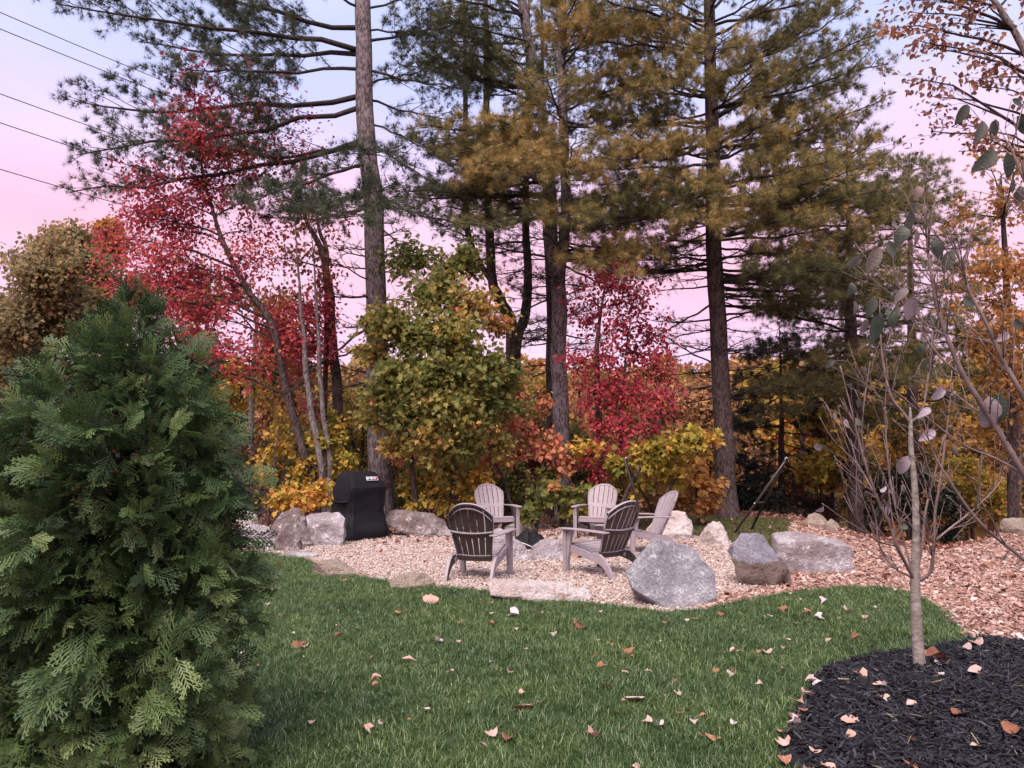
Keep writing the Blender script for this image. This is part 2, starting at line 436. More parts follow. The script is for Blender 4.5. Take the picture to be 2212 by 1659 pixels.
M['rock_brown'] = mat_rock('rock_brown', [(0.3, (0.13, 0.09, 0.08)), (0.5, (0.26, 0.20, 0.185)), (0.7, (0.42, 0.36, 0.35))], (0.70, 0.65, 0.66), 0.60)
M['rock_tan'] = mat_rock('rock_tan', [(0.3, (0.32, 0.24, 0.18)), (0.6, (0.46, 0.37, 0.30)), (0.75, (0.58, 0.49, 0.43))], (0.26, 0.22, 0.17), 0.66)
M['rock_block'] = mat_rock('rock_block', [(0.3, (0.28, 0.21, 0.195)), (0.5, (0.42, 0.36, 0.37)), (0.72, (0.60, 0.56, 0.58))], (0.74, 0.71, 0.72), 0.60)

def mat_plain(name, col, rough=0.5, spec=0.4, var=0.12, bstr=0.0, scale=25, metallic=0.0, bdist=0.002):
    m, t, b = newmat(name)
    n = noise_node(t, scale, 6, 0.6)
    r = ramp_node(t, [(0.3, tuple(c * (1 - var) for c in col)), (0.7, tuple(min(1, c * (1 + var)) for c in col))])
    t.links.new(n.outputs['Fac'], r.inputs[0]); t.links.new(r.outputs[0], b.inputs['Base Color'])
    b.inputs['Roughness'].default_value = rough; b.inputs['Specular IOR Level'].default_value = spec; b.inputs['Metallic'].default_value = metallic
    if bstr: bump(t, b, n.outputs['Fac'], bstr, bdist)
    return m
M['resin'] = mat_plain('resin', (0.30, 0.25, 0.265), 0.55, 0.35, 0.10, 0.15, 14)
M['resin_dark'] = mat_plain('resin_dark', (0.052, 0.039, 0.034), 0.5, 0.35, 0.10, 0.15, 14)
M['cover'] = mat_plain('cover', (0.006, 0.006, 0.0075), 0.75, 0.22, 0.25, 0.25, 60)
M['tarp'] = mat_plain('tarp', (0.005, 0.005, 0.006), 0.7, 0.25, 0.2, 0.3, 30)
M['steel_tube'] = mat_plain('steel_tube', (0.030, 0.022, 0.019), 0.35, 0.5, 0.2)
M['zinc'] = mat_plain('zinc', (0.72, 0.70, 0.70), 0.3, 0.5, 0.1, metallic=0.8)
M['label_white'] = mat_plain('label_white', (0.80, 0.80, 0.80), 0.5, 0.3, 0.03)
M['label_red'] = mat_plain('label_red', (0.60, 0.02, 0.03), 0.5, 0.3, 0.05)
M['wire'] = mat_plain('wire', (0.02, 0.02, 0.022), 0.6, 0.3, 0.1)
M['cut_wood'] = mat_noise('cut_wood', [(0.3, (0.40, 0.22, 0.13)), (0.7, (0.60, 0.38, 0.26))], 12, 0.8, 0.2, 0.003)

# ------------------------------------------------------------------ terrain
EU = np.array([-3, -0.6, -0.2, 0.30, 0.367, 0.445, 0.505, 0.553, 0.60, 0.66, 0.8, 3])
EY = np.array([22, 21.0, 20.8, 20.6, 18.6, 14.6, 13.2, 12.6, 13.5, 17.0, 18, 18])
def terrain(x, y):
    x = np.asarray(x, float); y = np.asarray(y, float)
    u = x / np.maximum(y, 1.0)
    e = np.interp(u, EU, EY)
    d = np.maximum(y - e, 0)
    z = -np.where(d < 2.0, 0.10 * d * d / 2.0 * 1.4, 0.28 + 0.28 * (d - 2.0))
    z = np.maximum(z, -6.0 + 0 * d)
    far = np.clip((y - 75) / 160.0, 0, 1)
    z = z + far * far * (3 - 2 * far) * 20
    z = z + 0.012 * np.sin(x * 1.3 + 0.7) * np.cos(y * 1.1) + 0.008 * np.sin(x * 3.1 + y * 2.3)
    return z
def tz(x, y): return float(terrain(x, y))

gx = np.concatenate([np.linspace(-600, -30, 20), np.linspace(-28, 28, 91), np.linspace(30, 600, 20)])
gy = np.concatenate([np.linspace(-300, -8, 12), np.linspace(-6, 40, 100), np.linspace(42, 300, 50), np.linspace(330, 1200, 10)])
X, Yg = np.meshgrid(gx, gy)
Z = terrain(X, Yg)
nxg, nyg = len(gx), len(gy)
idx = np.arange(nxg * nyg).reshape(nyg, nxg)
quads = np.stack([idx[:-1, :-1], idx[:-1, 1:], idx[1:, 1:], idx[1:, :-1]], -1).reshape(-1, 4)
me = np_mesh('ground', np.stack([X, Yg, Z], -1).reshape(-1, 3), quads.ravel(), np.full(len(quads), 4, np.int32), M['soil'], smooth=True)
tag(link('ground', me), kind='structure')

def inside(poly, x, y):
    x = np.asarray(x); y = np.asarray(y)
    res = np.zeros(x.shape, bool)
    n = len(poly)
    for i in range(n):
        x1, y1 = poly[i][0], poly[i][1]; x2, y2 = poly[(i + 1) % n][0], poly[(i + 1) % n][1]
        c = ((y1 > y) != (y2 > y)) & (x < (x2 - x1) * (y - y1) / (y2 - y1 + 1e-12) + x1)
        res ^= c
    return res
def resample(poly, step=0.25, wob=0.0):
    outp = []
    n = len(poly)
    for i in range(n):
        a, b = Vector(poly[i][:2]), Vector(poly[(i + 1) % n][:2])
        k = max(1, int((b - a).length / step))
        for j in range(k):
            p = a.lerp(b, j / k)
            if wob: p = p + Vector((noise.noise((p.x * 2.1, p.y * 2.1, 1)), noise.noise((p.x * 2.1, p.y * 2.1, 5)))) * wob
            outp.append(p)
    return outp
def sheet(name, poly, mat, dz, hfun=None, step=0.3, wob=0.05):
    pl = resample(poly, step, wob)
    xs = [p[0] for p in pl]; ys = [p[1] for p in pl]
    GX, GY = np.meshgrid(np.arange(min(xs), max(xs), step), np.arange(min(ys), max(ys), step))
    gxf = (GX + rng.uniform(-.08, .08, GX.shape) * step).ravel(); gyf = (GY + rng.uniform(-.08, .08, GY.shape) * step).ravel()
    m = inside(pl, gxf, gyf)
    pts = [Vector((p[0], p[1])) for p in pl] + [Vector((float(a), float(b))) for a, b in zip(gxf[m], gyf[m])]
    n = len(pl)
    r = delaunay_2d_cdt(pts, [(i, (i + 1) % n) for i in range(n)], [list(range(n))], 1, 1e-5)
    v2, fs = r[0], r[2]
    zz = terrain([p.x for p in v2], [p.y for p in v2]) + dz
    if hfun is not None: zz = zz + np.array([hfun(p.x, p.y) for p in v2])
    me = bpy.data.meshes.new(name)
    me.from_pydata([(p.x, p.y, float(z)) for p, z in zip(v2, zz)], [], fs)
    me.materials.append(mat)
    me.polygons.foreach_set('use_smooth', [True] * len(me.polygons))
    return tag(link(name, me), kind='structure'), pl

lawn_edge = [(-420, 1172), (300, 1180), (520, 1193), (640, 1203), (690, 1222), (760, 1244), (850, 1258), (950, 1272), (1080, 1282), (1200, 1296), (1290, 1306), (1350, 1313),
             (1440, 1322), (1530, 1318), (1620, 1302), (1700, 1286), (1800, 1275), (1900, 1271), (1960, 1280), (2010, 1302), (2050, 1336), (2090, 1370), (2128, 1394)]
mulch_edge = [(2128, 1392), (2006, 1419), (1884, 1435), (1764, 1473), (1748, 1511), (1718, 1560), (1685, 1622), (1690, 1659)]
LW = [G(*p) for p in lawn_edge]
MW = [G(*p) for p in mulch_edge]
lawn_poly = [(v.x, v.y) for v in LW] + [(9.5, 4.0), (9.5, -4), (-9, -4)]
lawn, LPL = sheet('lawn', lawn_poly, M['lawn_soil'], 0.016)
mulch_poly = [(v.x, v.y) for v in MW] + [(2.2, 3.3), (3.0, 2.9), (4.2, 2.9), (5.2, 3.6), (5.6, 4.8), (5.2, 5.9)]
MC = Vector((3.55, 4.95))
def mound(x, y):
    d = ((x - MC.x) / 1.9) ** 2 + ((y - MC.y) / 1.9) ** 2
    return 0.10 * max(0.0, 1 - d) + 0.02 * noise.noise((x * 4, y * 4, 0)) * min(1, max(0, 1 - d) * 3)
mulch, MPL = sheet('mulch_bed', mulch_poly, M['mulch_bed'], 0.022, mound, 0.12, 0.04)
chips_px = [(1500, 1330), (1560, 1330), (1700, 1300), (1900, 1290), (2040, 1350), (2128, 1410), (2240, 1490), (2420, 1500), (2420, 1150), (2240, 1128), (2170, 1150), (2110, 1178), (2030, 1194), (1950, 1184), (1850, 1164), (1780, 1137), (1715, 1124),
            (1700, 1140), (1712, 1172), (1680, 1200), (1600, 1215), (1540, 1260)]
CW = [G(*p) for p in chips_px]
chips, CPL = sheet('wood_chip_path', [(v.x, v.y) for v in CW], M['chips_bed'], 0.004)
grav_px = [(540, 1200), (640, 1212), (690, 1232), (760, 1256), (850, 1270), (950, 1284), (1080, 1294), (1200, 1308), (1300, 1320), (1400, 1330), (1500, 1322), (1570, 1290), (1690, 1255), (1715, 1225), (1640, 1195), (1580, 1172), (1500, 1160), (1400, 1150), (1300, 1136),
           (1100, 1133), (980, 1136), (830, 1150), (700, 1170), (600, 1186)]
GW = [G(*p) for p in grav_px]
gravel, GPL = sheet('gravel_patio', [(v.x, v.y) for v in GW], M['gravel_bed'], 0.009)
back_px = [(1180, 1136), (1300, 1138), (1500, 1160), (1580, 1172), (1640, 1190), (1700, 1190), (1716, 1172), (1700, 1145), (1710, 1124), (1560, 1116), (1400, 1116), (1200, 1122)]
BW = [G(*p) for p in back_px]
back, BPL = sheet('rough_grass_strip', [(v.x, v.y) for v in BW], M['lawn_soil'], 0.013)

# ------------------------------------------------------------------ scattered stuff (grass, pebbles, chips): instanced on points
def scatter(name, pos, rot, scl, protos, parent=None, tint=None):
    """protos: list of meshes; pos, rot, scl arrays"""
    col = bpy.data.collections.new(name + '_source')
    for i, me in enumerate(protos):
        o = bpy.data.objects.new('%s_piece_%02d' % (name, i), me)
        col.objects.link(o)
    n = len(pos)
    me = bpy.data.meshes.new(name)
    me.vertices.add(n)
    me.vertices.foreach_set('co', np.ascontiguousarray(pos, dtype=np.float32).ravel())
    a = me.attributes.new('rot', 'FLOAT_VECTOR', 'POINT'); a.data.foreach_set('vector', np.ascontiguousarray(rot, dtype=np.float32).ravel())
    a = me.attributes.new('scl', 'FLOAT_VECTOR', 'POINT'); a.data.foreach_set('vector', np.ascontiguousarray(scl, dtype=np.float32).ravel())
    a = me.attributes.new('pick', 'INT', 'POINT'); a.data.foreach_set('value', rng.integers(0, len(protos), n).astype(np.int32))
    if tint is not None:
        a = me.attributes.new('tint', 'FLOAT', 'POINT'); a.data.foreach_set('value', np.ascontiguousarray(tint, dtype=np.float32))
    o = link(name, me, parent)
    g = bpy.data.node_groups.new(name + '_scatter', 'GeometryNodeTree')
    g.interface.new_socket('Geometry', in_out='INPUT', socket_type='NodeSocketGeometry')
    g.interface.new_socket('Geometry', in_out='OUTPUT', socket_type='NodeSocketGeometry')
    gi, go = g.nodes.new('NodeGroupInput'), g.nodes.new('NodeGroupOutput')
    ip = g.nodes.new('GeometryNodeInstanceOnPoints')
    ci = g.nodes.new('GeometryNodeCollectionInfo')
    ci.inputs['Collection'].default_value = col
    ci.inputs['Separate Children'].default_value = True
    ci.inputs['Reset Children'].default_value = True
    def na(nm, ty):
        x = g.nodes.new('GeometryNodeInputNamedAttribute'); x.data_type = ty; x.inputs['Name'].default_value = nm
        return [s for s in x.outputs if s.enabled and s.name == 'Attribute'][0]
    g.links.new(gi.outputs[0], ip.inputs['Points'])
    g.links.new(ci.outputs[0], ip.inputs['Instance'])
    ip.inputs['Pick Instance'].default_value = True
    g.links.new(na('pick', 'INT'), ip.inputs['Instance Index'])
    g.links.new(na('rot', 'FLOAT_VECTOR'), ip.inputs['Rotation'])
    g.links.new(na('scl', 'FLOAT_VECTOR'), ip.inputs['Scale'])
    g.links.new(ip.outputs[0], go.inputs[0])
    md = o.modifiers.new('scatter', 'NODES'); md.node_group = g
    return tag(o, kind='stuff')

def scatter_leaves(name, parent, pos, axis, nrm, size, tint, protos):
    X, Y, Z = frames(axis, nrm)
    rot = np.stack([np.arctan2(Y[:, 2], Z[:, 2]), np.arcsin(np.clip(-X[:, 2], -1, 1)), np.arctan2(X[:, 1], X[:, 0])], -1)
    return scatter(name, pos, rot, np.repeat(np.asarray(size)[:, None], 3, 1), protos, parent, tint)
def points_in(poly, n, x0, x1, y0, y1, notin=(), nearbias=0.0):
    x = rng.uniform(x0, x1, n); y = rng.uniform(y0, y1, n)
    if nearbias:
        keep = rng.uniform(0, 1, n) < (y0 / y) ** nearbias
        x, y = x[keep], y[keep]
    m = inside(poly, x, y)
    for q in notin: m &= ~inside(q, x, y)
    return x[m], y[m]

def clump(nb, rad, h0, h1, wd, mat, seed, lean=0.5):
    r_ = random.Random(seed)
    V, Fc, T = [], [], []
    for i in range(nb):
        a = r_.uniform(0, 6.283); q = rad * math.sqrt(r_.random())
        bx, by = q * math.cos(a), q * math.sin(a)
        h = r_.uniform(h0, h1); az = r_.uniform(0, 6.283); le = r_.uniform(0.1, lean) * h * 1.3
        dx, dy = math.cos(az), math.sin(az)
        px, py = -dy, dx
        w_ = wd * r_.uniform(0.7, 1.2)
        b = len(V)
        tt = min(1, max(0, r_.gauss(0.42, 0.25)))
        for (s, ww) in ((0, 1.0), (0.5, 0.8)):
            ox, oy, oz = bx + dx * le * s * s, by + dy * le * s * s, h * s * (1 - 0.15 * s)
            V.append((ox - px * w_ * ww, oy - py * w_ * ww, oz)); V.append((ox + px * w_ * ww, oy + py * w_ * ww, oz))
        V.append((bx + dx * le, by + dy * le, h * 0.88))
        Fc += [(b, b + 1, b + 3, b + 2), (b + 2, b + 3, b + 4)]
        T += [tt * 0.8, tt * 0.8, tt, tt, min(1, tt * 1.15)]
    me = bpy.data.meshes.new('blades'); me.from_pydata(V, [], Fc); me.materials.append(mat)
    a = me.attributes.new('tint', 'FLOAT', 'POINT'); a.data.foreach_set('value', T)
    return me
def lay(x, y, dz, hf=None):
    z = terrain(x, y) + dz
    if hf: z = z + np.array([hf(a, b) for a, b in zip(x, y)])
    return np.stack([x, y, z], -1)

gp = [clump(18, 0.06, 0.028, 0.070, 0.0020, M['grass'], i, 0.95) for i in range(10)]
x, y = points_in(LPL, 95000, -4.6, 7.2, 2.6, 12.5, (MPL,), 0.6)
n = len(x)
pn = np.array([noise.noise((a * 1.1, b * 1.1, 3)) for a, b in zip(x, y)])
sz = (0.95 + 0.30 * pn) * rng.uniform(0.75, 1.2, n)
scatter('grass', lay(x, y, 0.010), np.stack([rng.normal(0, .12, n), rng.normal(0, .12, n), rng.uniform(0, 6.28, n)], -1), np.stack([np.ones(n), np.ones(n), sz], -1), gp)
gd = [clump(14, 0.06, 0.04, 0.12, 0.003, M['grass_dry'], 50 + i, 0.8) for i in range(5)]
x, y = points_in(BPL, 9000, 0.4, 8, 12.0, 20.5)
n = len(x)
scatter('rough_grass', lay(x, y, 0.008), np.stack([np.zeros(n), np.zeros(n), rng.uniform(0, 6.28, n)], -1), np.ones((n, 3)) * rng.uniform(.6, 1.2, (n, 1)), gd)

def pebble(seed):
    r_ = random.Random(seed)
    bm = bmesh.new(); bmesh.ops.create_icosphere(bm, subdivisions=1, radius=1)
    for v in bm.verts: v.co = Vector((v.co.x * r_.uniform(.8, 1.2), v.co.y * r_.uniform(.6, 1.0), v.co.z * r_.uniform(.45, .7)))
    me = bpy.data.meshes.new('pebble'); bm.to_mesh(me); bm.free(); me.materials.append(M['pebble'])
    return me
x, y = points_in(GPL, 130000, -5, 4.5, 7.5, 18, (LPL,), 0.5)
n = len(x)
scatter('gravel', lay(x, y, 0.012) + np.array([0, 0, 1]) * rng.uniform(0, .012, (n, 1)), rng.uniform(-.5, .5, (n, 3)) + np.array([0, 0, 1]) * rng.uniform(0, 6.28, (n, 1)),
        np.ones((n, 3)) * rng.lognormal(math.log(.0115), .3, (n, 1)), [pebble(i) for i in range(8)])
def chip(seed, mat, lx, ly, lz):
    r_ = random.Random(seed)
    mb = MB(); mb.box((0, 0, 0), (lx * r_.uniform(.6, 1.3), ly * r_.uniform(.6, 1.4), lz * r_.uniform(.7, 1.3)))
    mb.v = [(a + r_.uniform(-.3, .3) * lx, b + r_.uniform(-.4, .4) * ly, c_ + r_.uniform(-.5, .5) * lz) for a, b, c_ in mb.v]
    return mb.mesh('chip', mat)
x, y = points_in(CPL, 190000, 1.5, 13, 6, 19, (LPL, MPL, GPL), 0.8)
n = len(x)
scatter('wood_chips', lay(x, y, 0.010) + np.array([0, 0, 1]) * rng.uniform(0, .02, (n, 1)), np.stack([rng.normal(0, .35, n), rng.normal(0, .35, n), rng.uniform(0, 6.28, n)], -1),
        np.ones((n, 3)) * rng.lognormal(0, .35, (n, 1)), [chip(i, M['chip'], .020, .008, .003) for i in range(8)])
x, y = points_in(MPL, 75000, 1.5, 6, 2.6, 6.6)
n = len(x)
scatter('bark_mulch', lay(x, y, 0.030, mound) + np.array([0, 0, 1]) * rng.uniform(-.005, .02, (n, 1)), np.stack([rng.normal(0, .3, n), rng.normal(0, .3, n), rng.uniform(0, 6.28, n)], -1),
        np.ones((n, 3)) * rng.lognormal(0, .35, (n, 1)), [chip(i + 30, M['mulch'], .026, .0032, .0020) for i in range(8)])
x, y = points_in(MPL, 260, 1.8, 6, 2.8, 6.4)
n = len(x)
scatter('straw_bits', lay(x, y, 0.052, mound), np.stack([rng.normal(0, .2, n), rng.normal(0, .2, n), rng.uniform(0, 6.28, n)], -1),
        np.ones((n, 3)) * rng.lognormal(0, .4, (n, 1)), [chip(i + 60, M['straw'], .035, .0016, .001) for i in range(5)])

# ------------------------------------------------------------------ leaf outlines
def tpl_oval(wd=0.36, fold=0.10, bend=-0.12):
    v = [(0, 0, 0), (-wd * .8, .28, fold), (-wd, .52, fold), (-wd * .45, .82, fold * .5 + bend * .6), (0, 1, bend), (wd * .45, .82, fold * .5 + bend * .6), (wd, .52, fold), (wd * .8, .28, fold)]
    return v, [(0, 4, 3, 2, 1), (0, 7, 6, 5, 4)]
def tpl_maple():
    o = [(0, 0), (-.22, .02), (-.46, .22), (-.24, .36), (-.5, .6), (-.19, .6), (0, 1.05)]
    v = [(a, b, abs(a) * .25 - b * b * .15) for a, b in o] + [(-a, b, abs(a) * .25 - b * b * .15) for a, b in o[1:-1]]
    k = len(o)
    return v, [tuple(range(k))[::-1], tuple([0] + [k + i for i in range(k - 2)] + [k - 1])]
def tpl_oak():
    o = [(0, 0), (-.05, .08), (-.20, .16), (-.12, .26), (-.32, .36), (-.16, .46), (-.36, .62), (-.16, .68), (-.22, .86), (-.06, .88), (0, 1.0)]
    k = len(o)
    v = [(a, b, 0) for a, b in o] + [(-a, b, 0) for a, b in o[1:-1]]
    return v, [tuple(range(k))[::-1], tuple([0] + [k + i for i in range(k - 2)] + [k - 1])]
def tpl_spray3():
    """a small twig end carrying three leaves"""
    V, Fs = [], []
    for ang, off, sc in ((-0.9, 0.15, .7), (0.9, 0.25, .7), (0.0, 0.35, .8)):
        tv, tf = tpl_oval(.33, .08, -.15)
        b = len(V)
        ca, sa = math.cos(ang), math.sin(ang)
        for (a, c_, d) in tv: V.append(((a * ca + c_ * sa) * sc, off + (c_ * ca - a * sa) * sc, d * sc))
        Fs += [tuple(i + b for i in f) for f in tf]
    return V, Fs
KITE = ([(0, 0, 0), (-.42, .5, .12), (0, 1, -.1), (.42, .5, .12)], [(0, 2, 1), (0, 3, 2)])
OVAL, MAPLE, OAK, SPRAY = tpl_oval(), tpl_maple(), tpl_oak(), tpl_spray3()
def tpl_tuft(nn=10, seed=3, wd=0.040):
    r_ = random.Random(seed)
    V, Fs = [], []
    for i in range(nn):
        az = 6.283 * i / nn + r_.uniform(-.3, .3)
        el = r_.uniform(0.25, 1.25)
        d = Vector((math.cos(az) * math.sin(el), math.cos(el), math.sin(az) * math.sin(el)))
        s_ = d.orthogonal().normalized() * wd
        l = r_.uniform(.75, 1.1)
        b = len(V)
        o = Vector((0, -0.25 * r_.random(), 0))
        V += [tuple(o + s_), tuple(o - s_), tuple(o + d * l)]
        Fs.append((b, b + 1, b + 2))
    return V, Fs
TUFT = tpl_tuft()

def leaf_parts(parent, base, pos, axis, nrm, size, tint, tpl, mat, name='leaf', k=6):
    """each leaf of its own: copies share one of k meshes"""
    X, Y, Z = frames(axis, nrm)
    me = []
    for i in range(k):
        t_ = (i + .5) / k
        q = leaves_mesh(name, np.zeros((1, 3)), np.array([[0, 1., 0]]), np.array([[0, 0, 1.]]), np.ones(1), np.array([t_]), tpl, mat)
        me.append(q)
    for i in range(len(pos)):
        o = bpy.data.objects.new(name, me[min(k - 1, max(0, int(tint[i] * k)))])
        s = float(size[i])
        x_, y_, z_, p_ = X[i] * s, Y[i] * s, Z[i] * s, pos[i]
        o.parent = parent
        o.matrix_local = Matrix(((x_[0], y_[0], z_[0], p_[0] - base[0]), (x_[1], y_[1], z_[1], p_[1] - base[1]), (x_[2], y_[2], z_[2], p_[2] - base[2]), (0, 0, 0, 1)))
        C.objects.link(o)

def bez(a, b, up, n=6, sag=0.0):
    """gently rising limb from a to b"""
    a, b = Vector(a), Vector(b)
    c = a.lerp(b, .5) + Vector((0, 0, up))
    pts = []
    for i in range(n + 1):
        t = i / n
        p = a.lerp(c, t).lerp(c.lerp(b, t), t)
        pts.append(p)
    L = (b - a).length
    for i in range(1, n):
        pts[i] += Vector((random.uniform(-1, 1), random.uniform(-1, 1), random.uniform(-1, 1))) * L * .015
    return pts
def local(mb, base):
    bx, by, bz = base
    mb.v = [(a - bx, b - by, c_ - bz) for a, b, c_ in mb.v]

def trunk_pts(px, Y):
    """(x,y,width) rows, lowest first -> world points and radii, down to the soil"""
    pts, rad = [], []
    for q in px:
        yy = Y + (q[3] if len(q) > 3 else 0)
        p = P(q[0], q[1], yy)
        pts.append(p); rad.append(q[2] * yy / F / 2)
    b = pts[0].copy(); zb = tz(b.x, b.y)
    if b.z > zb + 0.05:
        pts.insert(0, Vector((b.x, b.y, zb - 0.15))); rad.insert(0, rad[0] * 1.12)
    else:
        pts[0].z = zb - 0.15
    return pts, rad
def smooth_path(pts, rad, sub=4):
    op, orr = [], []
    n = len(pts)
    for i in range(n - 1):
        p0, p1, p2, p3 = pts[max(i - 1, 0)], pts[i], pts[i + 1], pts[min(i + 2, n - 1)]
        for j in range(sub):
            t = j / sub
            op.append(0.5 * ((2 * p1) + (p2 - p0) * t + (2 * p0 - 5 * p1 + 4 * p2 - p3) * t * t + (3 * p1 - p0 - 3 * p2 + p3) * t ** 3))
            orr.append(rad[i] * (1 - t) + rad[i + 1] * t)
    op.append(pts[-1]); orr.append(rad[-1])
    return op, orr

def broadleaf(name, label, cat, group, Y, trunks, clumps, tpl, lsize, mat, bark='bark_grey', parts=0, twig_r=0.006, flat=0.5, droop=0.35, full=2.4, wide=1.0):
    tp = [trunk_pts(t, Y) for t in trunks]
    base = tp[0][0][0].copy()
    base.z = tz(base.x, base.y)
    root = empty(name, base, label, cat, group)
    allp = []
    for i, (pp, rr) in enumerate(tp):
        sp, sr = smooth_path(pp, rr)
        sp = [p + Vector((noise.noise(p * 1.7), noise.noise(p * 1.7 + Vector((9, 0, 0))), 0)) * 0.04 * min(1, k) for k, p in enumerate(sp)]
        mb = MB(); mb.tube(sp, sr, 8); local(mb, base)
        mb.build('trunk', M[bark], root, True)
        allp += [(p, r) for p, r in zip(sp, sr)]
    pos, axis, tint, size = [], [], [], []
    for cl in clumps:
        cx, cy, r, dd, nl, t0, t1 = cl[:7]
        nl = int(nl * full); r = r * 1.12 * wide
        Yc = Y + dd
        c = P(cx, cy, Yc); rw = r * Yc / F
        best = min(allp, key=lambda q: (q[0] - c).length + 2.0 * max(0, q[0].z - (c.z - 0.25 * (Vector((q[0].x - c.x, q[0].y - c.y, 0))).length)))
        mb = MB()
        L = (c - best[0]).length
        limb = bez(best[0], c, 0.12 * L, 6)
        r0 = min(best[1] * .55, 0.012 + 0.008 * L)
        mb.tube(limb, [r0 * (1 - .75 * i / 6) for i in range(7)], 5)
        nt_ = max(4, nl // 12)
        for j in range(nt_):
            v = Vector(unit(1)[0]) * rw * (random.random() ** .4)
            v.z *= 0.8
            e = c + v
            s_ = limb[random.choice((3, 4, 5, 6))]
            tw = bez(s_, e, 0.1 * (e - s_).length, 3)
            mb.tube(tw, [twig_r, twig_r * .8, twig_r * .6, twig_r * .4], 3, False)
            d = (e - s_).normalized()
            k = nl // nt_ + 1
            ti = random.gauss(0, .12)
            for q in range(k):
                f_ = random.uniform(.35, 1.12)
                b = s_.lerp(e, f_) + Vector(rng.normal(0, 1, 3)) * rw * .13
                pos.append(b)
                a = d * .6 + Vector(rng.normal(0, 1, 3)) * .7 + Vector((0, 0, -droop))
                axis.append(a)
                tint.append(min(1, max(0, random.uniform(t0, t1) + ti)))
                size.append(lsize * random.uniform(.65, 1.25))
        local(mb, base)
        mb.build('branch', M['twig'], root, True)
    pos = np.array([tuple(p) for p in pos]); axis = np.array([tuple(p) for p in axis]); tint = np.array(tint); size = np.array(size)
    nrm = unit(len(pos)) * (1 - flat) + np.array([0, -.35, 1.0]) * flat
    order = np.argsort(pos[:, 1] - size * 6)
    a, b = order[:parts], order[parts:]
    if parts: leaf_parts(root, base, pos[a], axis[a], nrm[a], size[a], tint[a], tpl, mat)
    if len(b):
        me = leaves_mesh('crown', pos[b] - np.array(tuple(base)), axis[b], nrm[b], size[b], tint[b], tpl, mat)
        tag(link('crown', me, root), kind='stuff' if parts else None)
    return root

